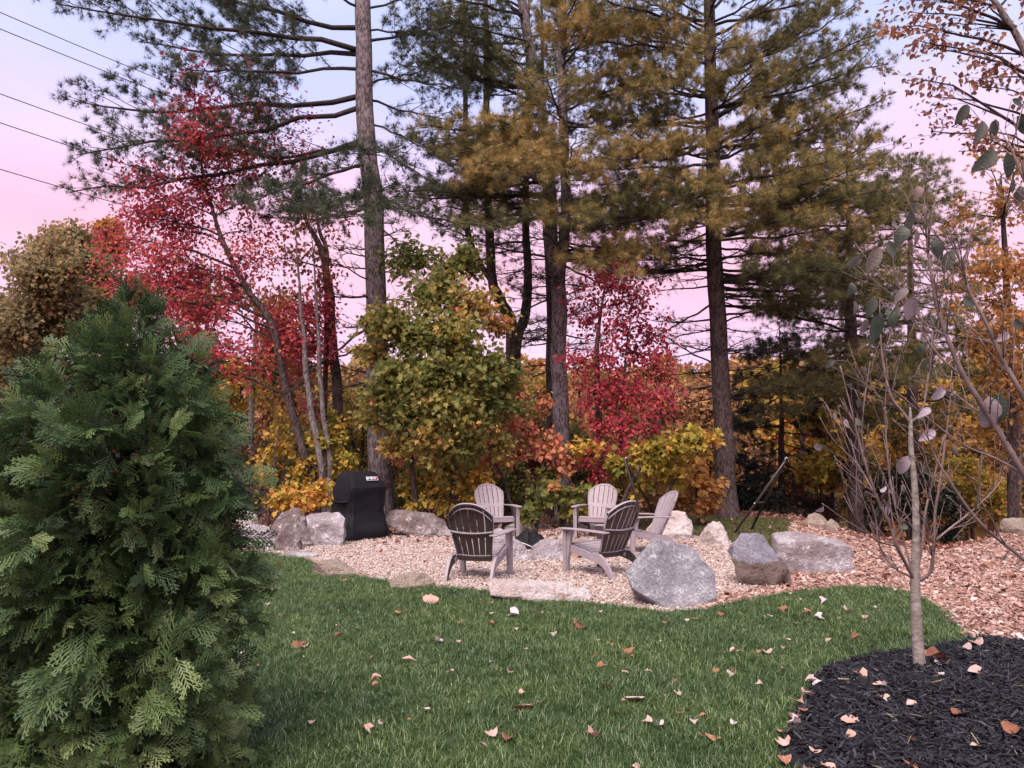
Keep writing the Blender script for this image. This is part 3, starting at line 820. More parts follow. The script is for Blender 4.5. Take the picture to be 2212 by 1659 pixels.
# ------------------------------------------------------------------ pines
class Pine:
    def __init__(s, name, label, group, Y, trunks, mat, bark):
        s.Y, s.mat = Y, mat
        s.tp = [smooth_path(*trunk_pts(t, Y)) for t in trunks]
        b = s.tp[0][0][0]
        s.base = Vector((b.x, b.y, tz(b.x, b.y)))
        s.root = empty(name, s.base, label, 'tree', group)
        for pp, rr in s.tp:
            mb = MB()
            pp = [p + Vector((noise.noise(p * .9), noise.noise(p * .9 + Vector((5, 0, 0))), 0)) * .05 * min(1, k) for k, p in enumerate(pp)]
            rr = [r * (1 + .05 * noise.noise(p * 2)) for p, r in zip(pp, rr)]
            if pp[0].z < tz(b.x, b.y) + .2: rr[0] *= 1.35; rr[1] *= 1.12
            mb.tube(pp, rr, 14); local(mb, s.base)
            mb.build('trunk', M[bark], s.root, True)
        s.pos, s.ax, s.ti, s.sz = [], [], [], []
    def at(s, z, k=0):
        pp, rr = s.tp[k]
        for i in range(len(pp) - 1):
            if pp[i].z <= z <= pp[i + 1].z:
                t = (z - pp[i].z) / (pp[i + 1].z - pp[i].z + 1e-6)
                return pp[i].lerp(pp[i + 1], t), rr[i] * (1 - t) + rr[i + 1] * t
        return pp[-1].copy(), rr[-1]
    def limb(s, z0, end, dens=1.0, tint=(.2, .7), k=0, r0=None, start=0.18, spread=1.0, tsize=.165):
        a, tr = s.at(z0, k)
        end = Vector(end)
        L = (end - a).length
        up = random.uniform(-.10, .02) * L
        main = bez(a, end, up, 8)
        r0 = r0 or min(tr * .42, 0.010 + 0.0078 * L)
        mb = MB()
        mb.tube(main, [r0 * (1 - .85 * i / 8) + .004 for i in range(9)], 6)
        ns = max(6, int(L * 4.6))
        fwd = (end - a).normalized()
        side0 = fwd.cross(Vector((0, 0, 1)))
        if side0.length < .1: side0 = Vector((1, 0, 0))
        side0.normalize()
        ltint = random.gauss(0, .08)
        for i in range(ns):
            t = start + (1 - start) * (i + random.random()) / ns
            t = min(t, .98)
            f_ = t * 8; i0 = min(7, int(f_)); b = main[i0].lerp(main[i0 + 1], f_ - i0)
            sg = 1 if i % 2 else -1
            l2 = spread * (0.42 * L * (1.02 - t) + .35) * random.uniform(.6, 1.2)
            l2 = min(l2, 1.9)
            d2 = (fwd * random.uniform(.45, .9) + side0 * sg * random.uniform(.5, 1.0) + Vector((0, 0, random.uniform(-.12, .38)))).normalized()
            e2 = b + d2 * l2
            sec = bez(b, e2, .06 * l2 * random.uniform(-1, 1.5), 3)
            mb.tube(sec, [.011, .008, .006, .004], 4, False)
            n3 = max(3, int(l2 * 7.5))
            for j in range(n3):
                u = random.uniform(.2, 1)
                g = sec[0].lerp(e2, u)
                d3 = (d2 * .8 + Vector(rng.normal(0, 1, 3)) * .55 + Vector((0, 0, .15))).normalized()
                l3 = random.uniform(.15, .42) * (1.1 - .4 * u)
                e3 = g + d3 * l3
                if random.random() < .5 or dens < .3:
                    mb.tube([g, e3], [.0045, .003], 3, False)
                if dens > 0:
                    m = int(dens * random.uniform(2.7, 5.2) + random.random())
                    for q in range(m):
                        p = g.lerp(e3, random.uniform(.25, 1.08)) + Vector(rng.normal(0, 1, 3)) * .03
                        s.pos.append(tuple(p)); s.ax.append(tuple(d3 + Vector(rng.normal(0, 1, 3)) * .45))
                        s.ti.append(min(1, max(0, random.uniform(*tint) + ltint))); s.sz.append(tsize * random.uniform(.75, 1.2))
        local(mb, s.base)
        mb.build('branch', M['twig'], s.root, True)
    def fill(s, rows, n, seed, **kw):
        """more limbs of the same crown, between the surveyed ones"""
        r_ = random.Random(seed)
        for i in range(n):
            q = rows[i % len(rows)]
            k = q[7] if len(q) > 7 else 0
            s.plimb(q[0] + r_.uniform(-30, 30), q[1] + r_.uniform(-90, 60), q[2] + r_.uniform(-50, 50), r_.uniform(-3.2, 2.6), dens=q[4], tint=(q[5], q[6]), k=k)
    def dead(s, ya, yb, n, reach, seed):
        """bare dead limbs on the lower trunk"""
        r_ = random.Random(seed)
        for i in range(n):
            y0 = r_.uniform(ya, yb); k = i % len(s.tp)
            a, _ = s.at(P(1106, y0, s.Y).z, k)
            az = r_.uniform(0, 6.283); l = reach * s.Y / F * r_.uniform(.45, 1.1)
            s.limb(a.z, a + Vector((math.cos(az) * l, math.sin(az) * l, r_.uniform(-.15, .22) * l)), dens=.05, spread=.9, start=.2, tint=(0, .4), k=k, r0=.017)
    def plimb(s, y0, ex, ey, dd, **kw):
        """limb whose fork and tip were surveyed"""
        k = kw.get('k', 0)
        z0 = P(1106, y0, s.Y).z
        s.limb(z0, P(ex, ey, s.Y + dd), **kw)
    def finish(s):
        if not s.pos: return
        pos = np.array(s.pos) - np.array(tuple(s.base))
        n = len(pos)
        mi = M[s.mat.name + '_inst']
        pr = [leaves_mesh('needles', np.zeros((1, 3)), np.array([[0, 1., 0]]), np.array([[0, 0, 1.]]), np.ones(1), np.array([.5]), tpl_tuft(16, 40 + i, .025), mi) for i in range(5)]
        scatter_leaves('crown', s.root, pos, np.array(s.ax), unit(n), np.array(s.sz), np.array(s.ti), pr)

GRP_PINE = 'tall pines behind the fire pit'
# big pine behind the covered grill
p1 = Pine('pine_tree', 'tall pine with a thick grey trunk right behind the covered grill', GRP_PINE, 16.8,
          [[(826, 1128, 58), (822, 1060, 54), (818, 850, 50), (815, 700, 46), (807, 450, 43), (793, 320, 41), (786, 150, 38), (784, 0, 35), (778, -350, 26), (775, -750, 10)]], M['pine_green'], 'bark_pine')
G1 = dict(tint=(.15, .6))
for (y0, ex, ey, dd, de) in [(60, 330, -60, 1.5, 1.0), (112, 120, 8, -.8, 1.1), (118, 300, 90, 1.0, 1.0), (205, 160, 218, .6, 1.0), (150, 390, 150, -1.5, .9), (228, 165, 335, -1.2, 1.0), (300, 150, 415, -.5, .75),
                             (310, 420, 330, 1.4, .8), (350, 520, 440, -2.6, 1.0), (400, 640, 440, -3.2, 1.1), (395, 740, 470, -3.6, 1.0), (440, 560, 470, 1.2, .6), (20, 560, -110, -1.0, 1.0), (-60, 300, -200, .6, .9), (-120, 480, -320, -1, .9), (330, 800, 330, -2.2, .6)]:
    p1.plimb(y0, ex, ey, dd, dens=de, **G1)
for (y0, ex, ey, dd, de) in [(20, 960, -40, .5, 1), (60, 930, 60, -1, .8), (90, 1010, 40, 1.4, 1), (150, 1010, 190, -.6, .9), (180, 920, 150, 1.5, .8), (215, 980, 260, 1.2, .7), (260, 940, 330, 0, .6), (300, 950, 400, -.8, .6), (400, 900, 470, -1.0, .5), (-80, 980, -240, 0, .8), (-200, 930, -420, 1, .8), (-260, 560, -440, 1, .8)]:
    p1.plimb(y0, ex, ey, dd, dens=de, **G1)
for (y0, ex, ey, dd) in [(560, 920, 610, .5), (690, 600, 860, -.8), (730, 640, 800, .4), (640, 680, 640, .9), (815, 700, 850, -.6), (480, 900, 560, -.4), (610, 720, 560, -.5)]:
    p1.plimb(y0, ex, ey, dd, dens=0, spread=.7, start=.4)
p1.dead(300, 860, 26, 120, 2)
p1.finish()
# forked pine in the middle
p2 = Pine('pine_tree', 'forked pine with golden needles rising behind the pair of front-facing chairs', GRP_PINE, 18.0,
          [[(1214, 1125, 42), (1213, 1000, 38), (1209, 830, 35), (1207, 640, 33), (1192, 520, 30), (1186, 400, 27), (1160, 180, 23), (1120, -40, 20), (1080, -400, 8)],
           [(1207, 640, 26), (1218, 520, 24), (1222, 400, 22), (1214, 180, 19), (1216, -60, 16), (1225, -420, 7)]], M['pine_gold'], 'bark_pine')
R2 = [(300, 960, 310, -1.5, 1.1, .3, .9, 0), (340, 1010, 390, -2.0, 1.2, .35, 1, 0), (330, 1080, 260, -2.4, 1.1, .4, 1, 0), (420, 900, 420, 1.0, .7, 0, .4, 0), (470, 1000, 470, .5, .8, .1, .6, 0), (380, 1300, 330, -1.5, 1.1, .4, 1, 1), (360, 1130, 380, -3, 1.2, .4, 1, 0),
                                    (560, 1400, 545, -1.6, 1.2, .45, 1, 1), (540, 1330, 590, -2.6, 1.1, .4, 1, 1), (240, 1380, 160, -1, 1.1, .35, 1, 1), (120, 1340, 40, -1.6, 1.2, .4, 1, 1), (60, 1250, -20, -2.5, 1.2, .4, 1, 1), (120, 960, 60, .3, 1.0, .05, .5, 0), (200, 930, 130, 1.0, .9, .0, .4, 0),
                                    (20, 950, -90, .5, 1, .05, .6, 0), (200, 1100, 110, -2, 1.0, .1, .7, 0), (-40, 1400, -120, 0, 1, .3, .9, 1), (-80, 1000, -220, -1, 1, .1, .7, 0), (-140, 1330, -290, -1, 1, .3, .9, 1), (260, 1180, 160, -3, 1, .3, .9, 1), (430, 1220, 470, -3, 1.1, .3, .9, 1), (450, 1360, 430, 1.4, .8, .1, .6, 1), (280, 1330, 250, 1.8, .9, .2, .7, 1)]
for (y0, ex, ey, dd, de, t0, t1, k) in R2:
    p2.plimb(y0, ex, ey, dd, dens=de, tint=(t0, t1), k=k)
for (y0, ex, ey, dd) in [(560, 1010, 520, .6), (640, 1060, 690, .3), (700, 1100, 760, -.4), (600, 1110, 600, .7), (720, 1300, 740, .5)]:
    p2.plimb(y0, ex, ey, dd, dens=.15, spread=.8, tint=(0, .4))
p2.fill(R2, 66, 5)
p2.dead(430, 760, 26, 150, 8)
p2.finish()
# right-hand pine
p3 = Pine('pine_tree', 'straight dark-barked pine standing behind the hammock stand', GRP_PINE, 18.4,
          [[(1572, 1122, 46), (1568, 1000, 41), (1560, 850, 39), (1552, 700, 37), (1545, 600, 36), (1541, 450, 33), (1537, 250, 29), (1530, 0, 24), (1522, -350, 15), (1518, -650, 6)]], M['pine_gold'], 'bark_dark')
R3 = [(60, 1330, -30, -.8, 1.1, .25, .85), (140, 1300, 60, -1.4, 1.1, .35, .95), (210, 1330, 150, -2, 1.1, .35, .95), (260, 1300, 250, .6, 1.0, .2, .7), (330, 1360, 290, -2.3, 1.2, .4, 1), (380, 1290, 400, .8, .9, .1, .6), (440, 1270, 470, .2, .9, .15, .65), (430, 1440, 380, -3.0, 1.1, .35, 1),
                                  (480, 1500, 470, -3.0, 1.2, .4, 1), (520, 1400, 520, 1.2, .7, .1, .5), (560, 1320, 560, 1.5, .5, .1, .5),
                                  (80, 1800, -90, -.5, 1.1, .2, .7), (170, 1850, 10, -1.2, 1.1, .2, .75), (260, 1890, 90, .5, 1.0, .15, .65), (320, 1900, 220, -.6, 1.1, .2, .8), (400, 1880, 320, -1.4, 1.2, .3, .95), (470, 1850, 400, .6, 1.0, .15, .7), (520, 1830, 480, -1.6, 1.2, .35, 1), (560, 1780, 540, -2.2, 1.1, .3, .95), (590, 1880, 560, .4, .9, .1, .6), (240, 1650, 150, -2.6, 1.1, .25, .85), (330, 1680, 260, -2.8, 1.1, .25, .85), (430, 1640, 420, -3.2, 1.2, .35, 1),
                                  (610, 1830, 610, .2, .7, .05, .5), (660, 1790, 660, 1, .6, .05, .5), (0, 1420, -130, -1.6, 1, .25, .85), (-60, 1700, -230, -1, 1, .2, .7), (-160, 1400, -330, 0, 1, .2, .7), (-200, 1680, -400, 0, .9, .2, .7), (20, 1600, -90, -2.4, 1.1, .25, .85), (150, 1560, 80, -3.2, 1.1, .3, .9)]
for (y0, ex, ey, dd, de, t0, t1) in R3:
    p3.plimb(y0, ex, ey, dd, dens=de, tint=(t0, t1))
for (y0, ex, ey, dd) in [(615, 1420, 630, -.4), (650, 1390, 740, .8), (690, 1400, 690, .7), (740, 1450, 770, -.5), (700, 1670, 650, .5), (760, 1680, 740, -.4), (860, 1640, 830, -.5), (830, 1450, 850, .5), (900, 1660, 880, .6), (960, 1480, 985, -.4), (640, 1700, 650, -.8), (790, 1440, 730, .2)]:
    p3.plimb(y0, ex, ey, dd, dens=0.06, spread=.75, start=.3, tint=(0, .3))
p3.fill(R3, 72, 6)
p3.dead(560, 900, 30, 170, 9)
p3.finish()
# dark pines farther right
p4 = Pine('pine_tree', 'dark pine at the edge of the wood chips behind the long pale block', GRP_PINE, 20.5,
          [[(1850, 1150, 32), (1846, 950, 30), (1840, 800, 27), (1835, 600, 22), (1832, 480, 11), (1830, 360, 5), (1828, 290, 1.5)]], M['pine_gold'], 'bark_dark')
for (y0, ex, ey, dd, de) in [(420, 1960, 420, -1, .9), (480, 2010, 480, -1.4, 1.0), (520, 1700, 470, .6, .8), (560, 1990, 570, -.8, 1), (600, 1690, 600, -.6, 1), (640, 2030, 660, .6, 1), (690, 1680, 690, .4, 1), (720, 1990, 740, -1, 1), (760, 1690, 760, -.8, 1), (780, 1990, 820, .4, .9), (820, 1720, 830, -1, .9), (860, 1960, 890, -.8, .8), (350, 1900, 290, 0, .9), (350, 1740, 320, .5, .9), (310, 1860, 260, 0, 1), (310, 1790, 270, -.4, 1), (390, 1890, 360, -1, 1), (400, 1760, 380, -.6, 1), (620, 1850, 650, -3, 1), (500, 1820, 520, -3, 1), (740, 1800, 790, -2.6, 1), (680, 2060, 700, 1.5, 1)]:
    p4.plimb(y0, ex, ey, dd, dens=de, tint=(.1, .8))
p4.fill([(y_, x_, y_ + 10, 0, 1.1, .1, .7) for y_ in range(330, 900, 45) for x_ in (1720, 1950)], 34, 4)
p4.finish()
p5 = Pine('pine_tree', 'small dense dark evergreen just right of the straight dark pine trunk', GRP_PINE, 22.5,
          [[(1690, 1105, 16), (1688, 950, 12), (1686, 820, 6), (1684, 700, 1.5)]], M['pine_dark'], 'bark_dark')
for i in range(36):
    y0 = 702 + i * 11
    sg = 1 if i % 2 else -1
    p5.plimb(y0, 1688 + sg * (random.uniform(.4, 1) * min(115, 12 + (y0 - 695) * 1.1)), y0 + random.uniform(0, 45), random.uniform(-1.6, 1.0), dens=1.3, tint=(0, .5))
p5.finish()
# bare dark forked pine between
p6 = Pine('pine_tree', 'dark two-stemmed pine with a curved fork behind the green maple', GRP_PINE, 20.5,
          [[(1112, 1080, 36), (1112, 900, 34), (1112, 790, 34), (1100, 690, 26), (1066, 620, 22), (1058, 480, 19), (1055, 340, 17), (1050, 100, 13), (1046, -200, 5)],
           [(1114, 760, 26), (1130, 690, 22), (1140, 600, 19), (1136, 480, 16), (1140, 250, 12), (1142, 0, 5)], [(1100, 700, 14), (1020, 540, 14), (1008, 380, 13), (1004, 150, 10), (1000, -80, 4)]], M['pine_green'], 'bark_dark')
for i in range(40):
    y0 = random.uniform(0, 560); sg = random.choice((-1, 1)); k = i % 3
    p6.plimb(y0, (1140 if k == 1 else 1055) + sg * random.uniform(80, 190), y0 + random.uniform(-50, 40), random.uniform(-1.6, 1.6), dens=.6, tint=(0, .6), k=k)
p6.dead(400, 760, 22, 130, 4)
p6.finish()
p7 = Pine('pine_tree', 'slim dark pine trunk standing close beside the forked golden pine', GRP_PINE, 19.6,
          [[(1188, 1100, 20), (1189, 900, 19), (1188, 700, 18), (1180, 500, 15), (1172, 250, 10), (1170, 0, 4)]], M['pine_dark'], 'bark_dark')
for (y0, ex, ey, dd) in [(640, 1090, 610, .4), (700, 1270, 660, .4), (560, 1100, 560, .4), (800, 1110, 830, .2), (480, 1300, 470, .8), (420, 1060, 410, .8), (610, 1260, 620, -.5)]:
    p7.plimb(y0, ex, ey, dd, dens=.5, tint=(0, .4))
p7.dead(430, 800, 16, 110, 3)
p7.finish()
p8 = Pine('pine_tree', 'olive pine far behind the young tree, beyond the dip in the chips', GRP_PINE, 24.0,
          [[(1975, 1120, 26), (1972, 900, 24), (1968, 650, 16), (1966, 450, 6), (1965, 330, 1.5)]], M['pine_gold'], 'bark_dark')
for i in range(46):
    y0 = 335 + i * 13
    sg = 1 if i % 2 else -1
    p8.plimb(y0, 1968 + sg * random.uniform(.4, 1) * (20 + min(210, (y0 - 330) * .9)), y0 + random.uniform(-25, 30), random.uniform(-2.5, 1.5), dens=1.15, tint=(0, .65))
p8.finish()

# ------------------------------------------------------------------ broadleaf trees
GB = 'autumn trees behind the fire pit'
broadleaf('red_leaf_tree', 'leaning slender tree with scarlet leaves behind the evergreen shrub', 'tree', GB, 16.4,
          [[(690, 1090, 20), (655, 980, 19), (628, 880, 18), (608, 790, 17), (585, 690, 16), (545, 640, 14), (500, 560, 12), (470, 490, 9), (440, 380, 6), (420, 240, 3)]],
          [(420, 170, 45, 0, 60, .2, .8), (455, 240, 50, .4, 90, .2, .9), (390, 260, 45, -.4, 80, .2, .8), (480, 330, 55, .2, 170, .3, .9), (430, 300, 50, -.6, 150, .3, .9), (420, 390, 50, .2, 130, .2, .8), (300, 380, 40, .2, 90, .1, .7), (350, 430, 50, -.4, 150, .2, .8),
           (300, 470, 45, 0, 130, .2, .8), (390, 500, 50, .5, 170, .2, .8), (340, 560, 55, -.5, 200, .3, .9), (280, 610, 50, .2, 170, .3, .9), (410, 590, 50, .3, 170, .2, .8), (350, 650, 50, -.4, 160, .3, .9), (430, 680, 45, -.2, 140, .3, .8), (500, 620, 45, .4, 130, .2, .7),
           (540, 500, 60, .6, 70, .1, .7), (560, 400, 70, .8, 80, .1, .7), (620, 330, 70, 1, 50, .1, .6), (250, 520, 40, .6, 90, .5, 1), (450, 750, 40, -.2, 80, .2, .8), (480, 440, 45, 0, 90, .2, .8), (520, 190, 60, .3, 50, .3, .9), (600, 250, 60, .4, 50, .3, .9), (560, 300, 60, 0, 60, .3, .9), (660, 400, 60, .2, 45, .3, .9), (520, 560, 55, 0, 90, .4, 1), (480, 770, 50, -.3, 80, .4, .9), (400, 790, 50, -.2, 90, .4, .9), (540, 800, 45, 0, 60, .4, 1)],
          OVAL, .086, M['leaf_red'], 'bark_dark', parts=300, twig_r=.005, full=3.8, wide=1.6)
broadleaf('red_leaf_tree', 'dark-trunked tree with red and orange leaves between the leaning tree and big pine', 'tree', GB, 17.2,
          [[(742, 1100, 26), (738, 980, 24), (728, 850, 22), (716, 700, 20), (708, 600, 18), (694, 540, 14), (660, 470, 9), (640, 380, 4)], [(708, 600, 11), (690, 500, 8), (672, 400, 4)]],
          [(640, 700, 50, -.5, 190, .4, 1), (600, 660, 45, -.3, 140, .7, 1), (690, 670, 40, -.5, 120, .3, .9), (620, 750, 50, -.5, 170, .4, .95), (680, 740, 45, -.6, 140, .3, .8), (570, 720, 40, 0, 110, .3, .9), (700, 610, 35, -.4, 60, .2, .7), (660, 800, 40, 0, 70, .4, 1), (680, 880, 30, -.4, 40, .1, .5), (580, 560, 60, .5, 60, .1, .8), (720, 480, 60, .6, 40, .1, .6)],
          OVAL, .086, M['leaf_red'], 'bark_dark', parts=200, twig_r=.005, full=3.4, wide=1.4)
broadleaf('slender_tree', 'thin grey double stem without low leaves behind the covered grill', 'tree', GB, 16.2,
          [[(700, 1080, 16), (690, 980, 15), (672, 880, 14), (660, 780, 12), (650, 650, 7), (640, 500, 2), (632, 420, 1)], [(712, 1000, 12), (700, 900, 11), (690, 780, 10), (684, 650, 6), (674, 520, 2), (668, 430, 1)]],
          [(650, 560, 60, .3, 50, .2, .8), (690, 520, 60, 0, 40, .2, .8), (630, 640, 50, .2, 40, .3, .9), (640, 490, 50, .2, 30, .2, .8), (676, 470, 50, -.2, 30, .2, .8), (660, 440, 45, .3, 20, .2, .8), (700, 600, 50, .2, 25, .2, .8)], OVAL, .10, M['leaf_brown'], twig_r=.005)
broadleaf('maple_tree', 'green maple turning yellow and orange in front of the thick pine trunk', 'tree', GB, 15.6,
          [[(985, 1110, 16), (975, 950, 14), (960, 800, 11), (950, 650, 7), (955, 540, 3)], [(900, 1105, 12), (885, 950, 10), (880, 800, 7), (885, 650, 3)]],
          [(1010, 560, 45, .4, 90, .05, .4), (880, 560, 50, .3, 110, .0, .4), (940, 630, 60, 0, 190, .05, .6), (845, 690, 45, -.5, 120, .15, .7), (1020, 660, 50, -.2, 150, .35, .95), (890, 720, 60, -.4, 200, .05, .55), (980, 730, 60, -.6, 220, .1, .65),
           (1060, 790, 45, -.2, 140, .0, .4), (1020, 800, 55, -.6, 190, .0, .45), (920, 810, 60, -.7, 210, .05, .5), (850, 810, 45, -.7, 120, .05, .6), (880, 890, 50, -.6, 150, 0, .45), (970, 880, 55, -.8, 190, .15, .7), (1040, 880, 45, -.3, 120, 0, .4), (930, 950, 50, -.7, 130, .3, .85), (860, 960, 40, -.3, 80, .4, .95), (1000, 960, 45, -.5, 110, .05, .6), (1070, 960, 40, 0, 70, .2, .8), (800, 760, 35, -.3, 60, .3, .9), (960, 1010, 45, 0, 90, .3, .8), (1080, 700, 30, .3, 40, .5, 1), (810, 700, 40, -.4, 70, .2, .8), (815, 850, 40, -.4, 80, .1, .7), (1090, 820, 40, 0, 90, .05, .5), (1100, 880, 35, 0, 70, .1, .6), (800, 900, 35, -.2, 50, .2, .8), (970, 580, 50, .2, 80, .1, .6)],
          MAPLE, .108, M['leaf_maple'], 'bark_dark', parts=300, full=5.2, wide=1.2)
broadleaf('red_maple_tree', 'crimson maple growing between the forked pine and the straight dark pine', 'tree', GB, 16.4,
          [[(1300, 1115, 17), (1296, 1000, 16), (1292, 880, 14), (1290, 760, 11), (1300, 660, 6), (1310, 600, 3)], [(1345, 1105, 9), (1340, 960, 9), (1345, 850, 7), (1360, 700, 3)]],
          [(1310, 620, 60, 0, 180, .0, .5), (1390, 640, 50, .2, 130, .0, .5), (1270, 690, 45, .2, 110, .1, .6), (1340, 690, 55, -.3, 150, .1, .6), (1300, 770, 55, -.3, 150, .2, .8), (1370, 760, 50, .2, 140, .1, .6), (1420, 720, 40, .3, 80, .0, .5), (1430, 790, 50, 0, 150, .2, .8), (1280, 850, 40, -.2, 110, .4, 1), (1350, 840, 55, -.4, 190, .4, 1), (1420, 860, 50, -.3, 160, .4, 1), (1370, 910, 45, -.4, 130, .5, 1), (1310, 920, 40, -.2, 90, .4, 1), (1290, 990, 40, -.5, 90, .4, 1), (1440, 920, 35, 0, 60, .4, 1), (1340, 980, 40, -.5, 70, .5, 1), (1290, 1030, 35, -.5, 50, .4, 1), (1245, 780, 30, 0, 50, .4, .9)],
          OVAL, .092, M['leaf_crimson'], 'bark_dark', parts=300, full=2.3, wide=1.35)
broadleaf('yellow_maple_sapling', 'low golden-yellow maple sapling under the crimson maple', 'sapling', GB, 15.6,
          [[(1340, 1120, 9), (1360, 1050, 8), (1400, 990, 6), (1440, 970, 3)], [(1420, 1120, 8), (1450, 1050, 6), (1490, 1000, 3)]],
          [(1400, 985, 45, 0, 120, .1, .6), (1460, 965, 45, -.2, 140, .1, .6), (1510, 950, 35, -.3, 100, .2, .7), (1545, 945, 18, -.3, 24, .6, 1), (1330, 1000, 40, .2, 90, 0, .6), (1450, 1020, 40, .1, 90, .2, .8), (1260, 970, 35, .2, 60, .4, .9), (1380, 1050, 40, .3, 60, .2, .8), (1300, 1060, 40, .3, 80, 0, .5)],
          MAPLE, .125, M['leaf_yellow'], 'bark_dark', parts=150)
broadleaf('orange_maple_sapling', 'small orange maple sapling close to the foot of the straight dark pine', 'sapling', GB, 16.6,
          [[(1510, 1120, 8), (1505, 1060, 6), (1500, 1010, 3)]],
          [(1490, 1030, 40, 0, 110, .2, .8), (1540, 1050, 30, -.3, 80, .4, 1), (1530, 1090, 28, -.3, 70, .4, 1), (1460, 1080, 40, .2, 90, 0, .6), (1500, 980, 30, .3, 50, .1, .6)],
          MAPLE, .12, M['leaf_orange'], 'bark_dark', parts=100)
broadleaf('salmon_leaf_shrub', 'shrub with drooping salmon leaves in front of the forked pine foot', 'shrub', GB, 16.2,
          [[(1160, 1120, 9), (1165, 1040, 7), (1190, 960, 4)], [(1110, 1120, 8), (1090, 1040, 6), (1060, 980, 3)]],
          [(1190, 960, 40, -.2, 90, .2, .8), (1220, 1000, 35, -.2, 80, .2, .8), (1140, 930, 40, .2, 60, .1, .9), (1050, 1000, 35, 0, 40, .3, 1), (1120, 980, 40, .2, 60, .2, 1), (1160, 860, 40, .4, 50, .2, .8), (1120, 830, 35, .5, 40, .4, 1), (1100, 900, 35, .5, 40, .5, 1)],
          OVAL, .12, M['leaf_salmon'], 'bark_dark', parts=80, droop=.8)
broadleaf('green_maple_sapling', 'low green maple sapling seen between the pair of front-facing chairs', 'sapling', GB, 16.0,
          [[(1215, 1128, 8), (1205, 1080, 6), (1190, 1050, 3)], [(1160, 1125, 7), (1155, 1090, 4)]],
          [(1200, 1060, 35, -.2, 100, .0, .5), (1160, 1080, 30, -.2, 70, 0, .4), (1235, 1080, 35, -.2, 90, 0, .5), (1140, 1110, 22, -.4, 40, 0, .4), (1245, 1110, 28, -.2, 50, .1, .6), (1190, 1020, 30, .2, 50, 0, .4), (1200, 1050, 12, -.5, 6, .9, 1)],
          MAPLE, .125, M['leaf_maple'], 'bark_dark', parts=120)
for i, (lab, xs, cl) in enumerate([
    ('yellow-leaved shrub left of the front-facing chairs behind the slab', [(930, 1120), (935, 1040)], [(900, 1045, 40, 0, 90, .3, .9), (950, 1040, 35, -.2, 80, .4, .9), (890, 1090, 25, -.4, 40, .3, .7), (960, 1080, 35, -.2, 60, .2, .7)]),
    ('bright yellow shrub directly behind the left front-facing chair', [(1010, 1122), (1015, 1040)], [(1000, 1040, 35, -.2, 90, .4, .9), (1040, 1025, 28, -.3, 60, .5, .9), (1005, 1080, 35, -.3, 80, .3, .8), (980, 1000, 35, .2, 60, .3, .9)]),
    ('yellow shrub with upright stems rising behind the covered grill', [(690, 1118), (700, 1000)], [(700, 960, 45, .5, 110, .2, .8), (740, 1000, 35, .4, 80, .2, .7), (660, 1000, 40, .5, 100, .3, .9), (730, 920, 35, .8, 60, .2, .7), (640, 1060, 40, .2, 90, .4, .9)]),
    ('orange and yellow bush beside the jagged brown boulder', [(640, 1125), (650, 1080)], [(690, 1075, 32, -.6, 80, .6, 1), (640, 1090, 35, -.5, 80, .5, 1), (600, 1080, 35, -.4, 70, .3, .9), (700, 1040, 28, -.5, 50, .4, 1)]),
    ('thin golden sapling among the grey brushwood', [(580, 1110), (600, 950)], [(600, 960, 45, .8, 70, .3, .8), (560, 1010, 40, .8, 60, .3, .9), (620, 900, 45, 1, 70, .2, .8), (580, 860, 40, 1.2, 50, .3, .8)])]):
    broadleaf('yellow_shrub', lab, 'shrub', 'yellow shrubs along the edge of the wood', 15.9,
              [[(xs[0][0], xs[0][1], 6), ((xs[0][0] + xs[1][0]) / 2, (xs[0][1] + xs[1][1]) / 2, 5), (xs[1][0], xs[1][1], 3)]], cl, OVAL, .115, M['leaf_yellow'], 'bark_dark', parts=80)

def clumps_in(x0, x1, y0, y1, n, r, nl, t0, t1, dd=1.5):
    return [(random.uniform(x0, x1), random.uniform(y0, y1), r * random.uniform(.7, 1.3), random.uniform(-dd, dd), nl, t0, t1) for _ in range(n)]
# right side
broadleaf('oak_tree', 'sparse oak with russet leaves against the sky above the young tree', 'tree', GB, 12.5,
          [[(2330, 1230, 40), (2320, 700, 34), (2300, 350, 26), (2220, 120, 16), (2100, -60, 8)]],
          clumps_in(1900, 2230, -30, 330, 22, 85, 26, .1, .8, .9) + [(1930, 60, 40, 0, 50, .4, 1), (1990, 100, 40, 0, 40, .3, .9), (2080, 20, 60, 0, 40, .2, .8)],
          OVAL, .10, M['leaf_brown'], parts=200, twig_r=.004, full=1.6)
broadleaf('orange_tree', 'orange-leaved tree behind the young tree at the chips edge', 'tree', GB, 17.5,
          [[(2190, 1160, 24), (2185, 900, 20), (2175, 600, 14), (2160, 380, 5)]],
          clumps_in(2090, 2240, 430, 800, 18, 50, 120, .2, .9) + clumps_in(2030, 2230, 340, 480, 8, 45, 80, .0, .9) + clumps_in(2120, 2240, 780, 1010, 9, 45, 90, .1, .6),
          MAPLE, .105, M['leaf_orange'], 'bark_dark', parts=150, full=1.35, wide=1.3)
broadleaf('orange_tree', 'golden-leaved sapling low behind the stones at the chips edge', 'sapling', GB, 22.0,
          [[(1800, 1130, 10), (1795, 1000, 7), (1790, 880, 3)]],
          clumps_in(1740, 1830, 880, 1060, 10, 35, 70, .1, .8), MAPLE, .14, M['leaf_yellow'], 'bark_dark')
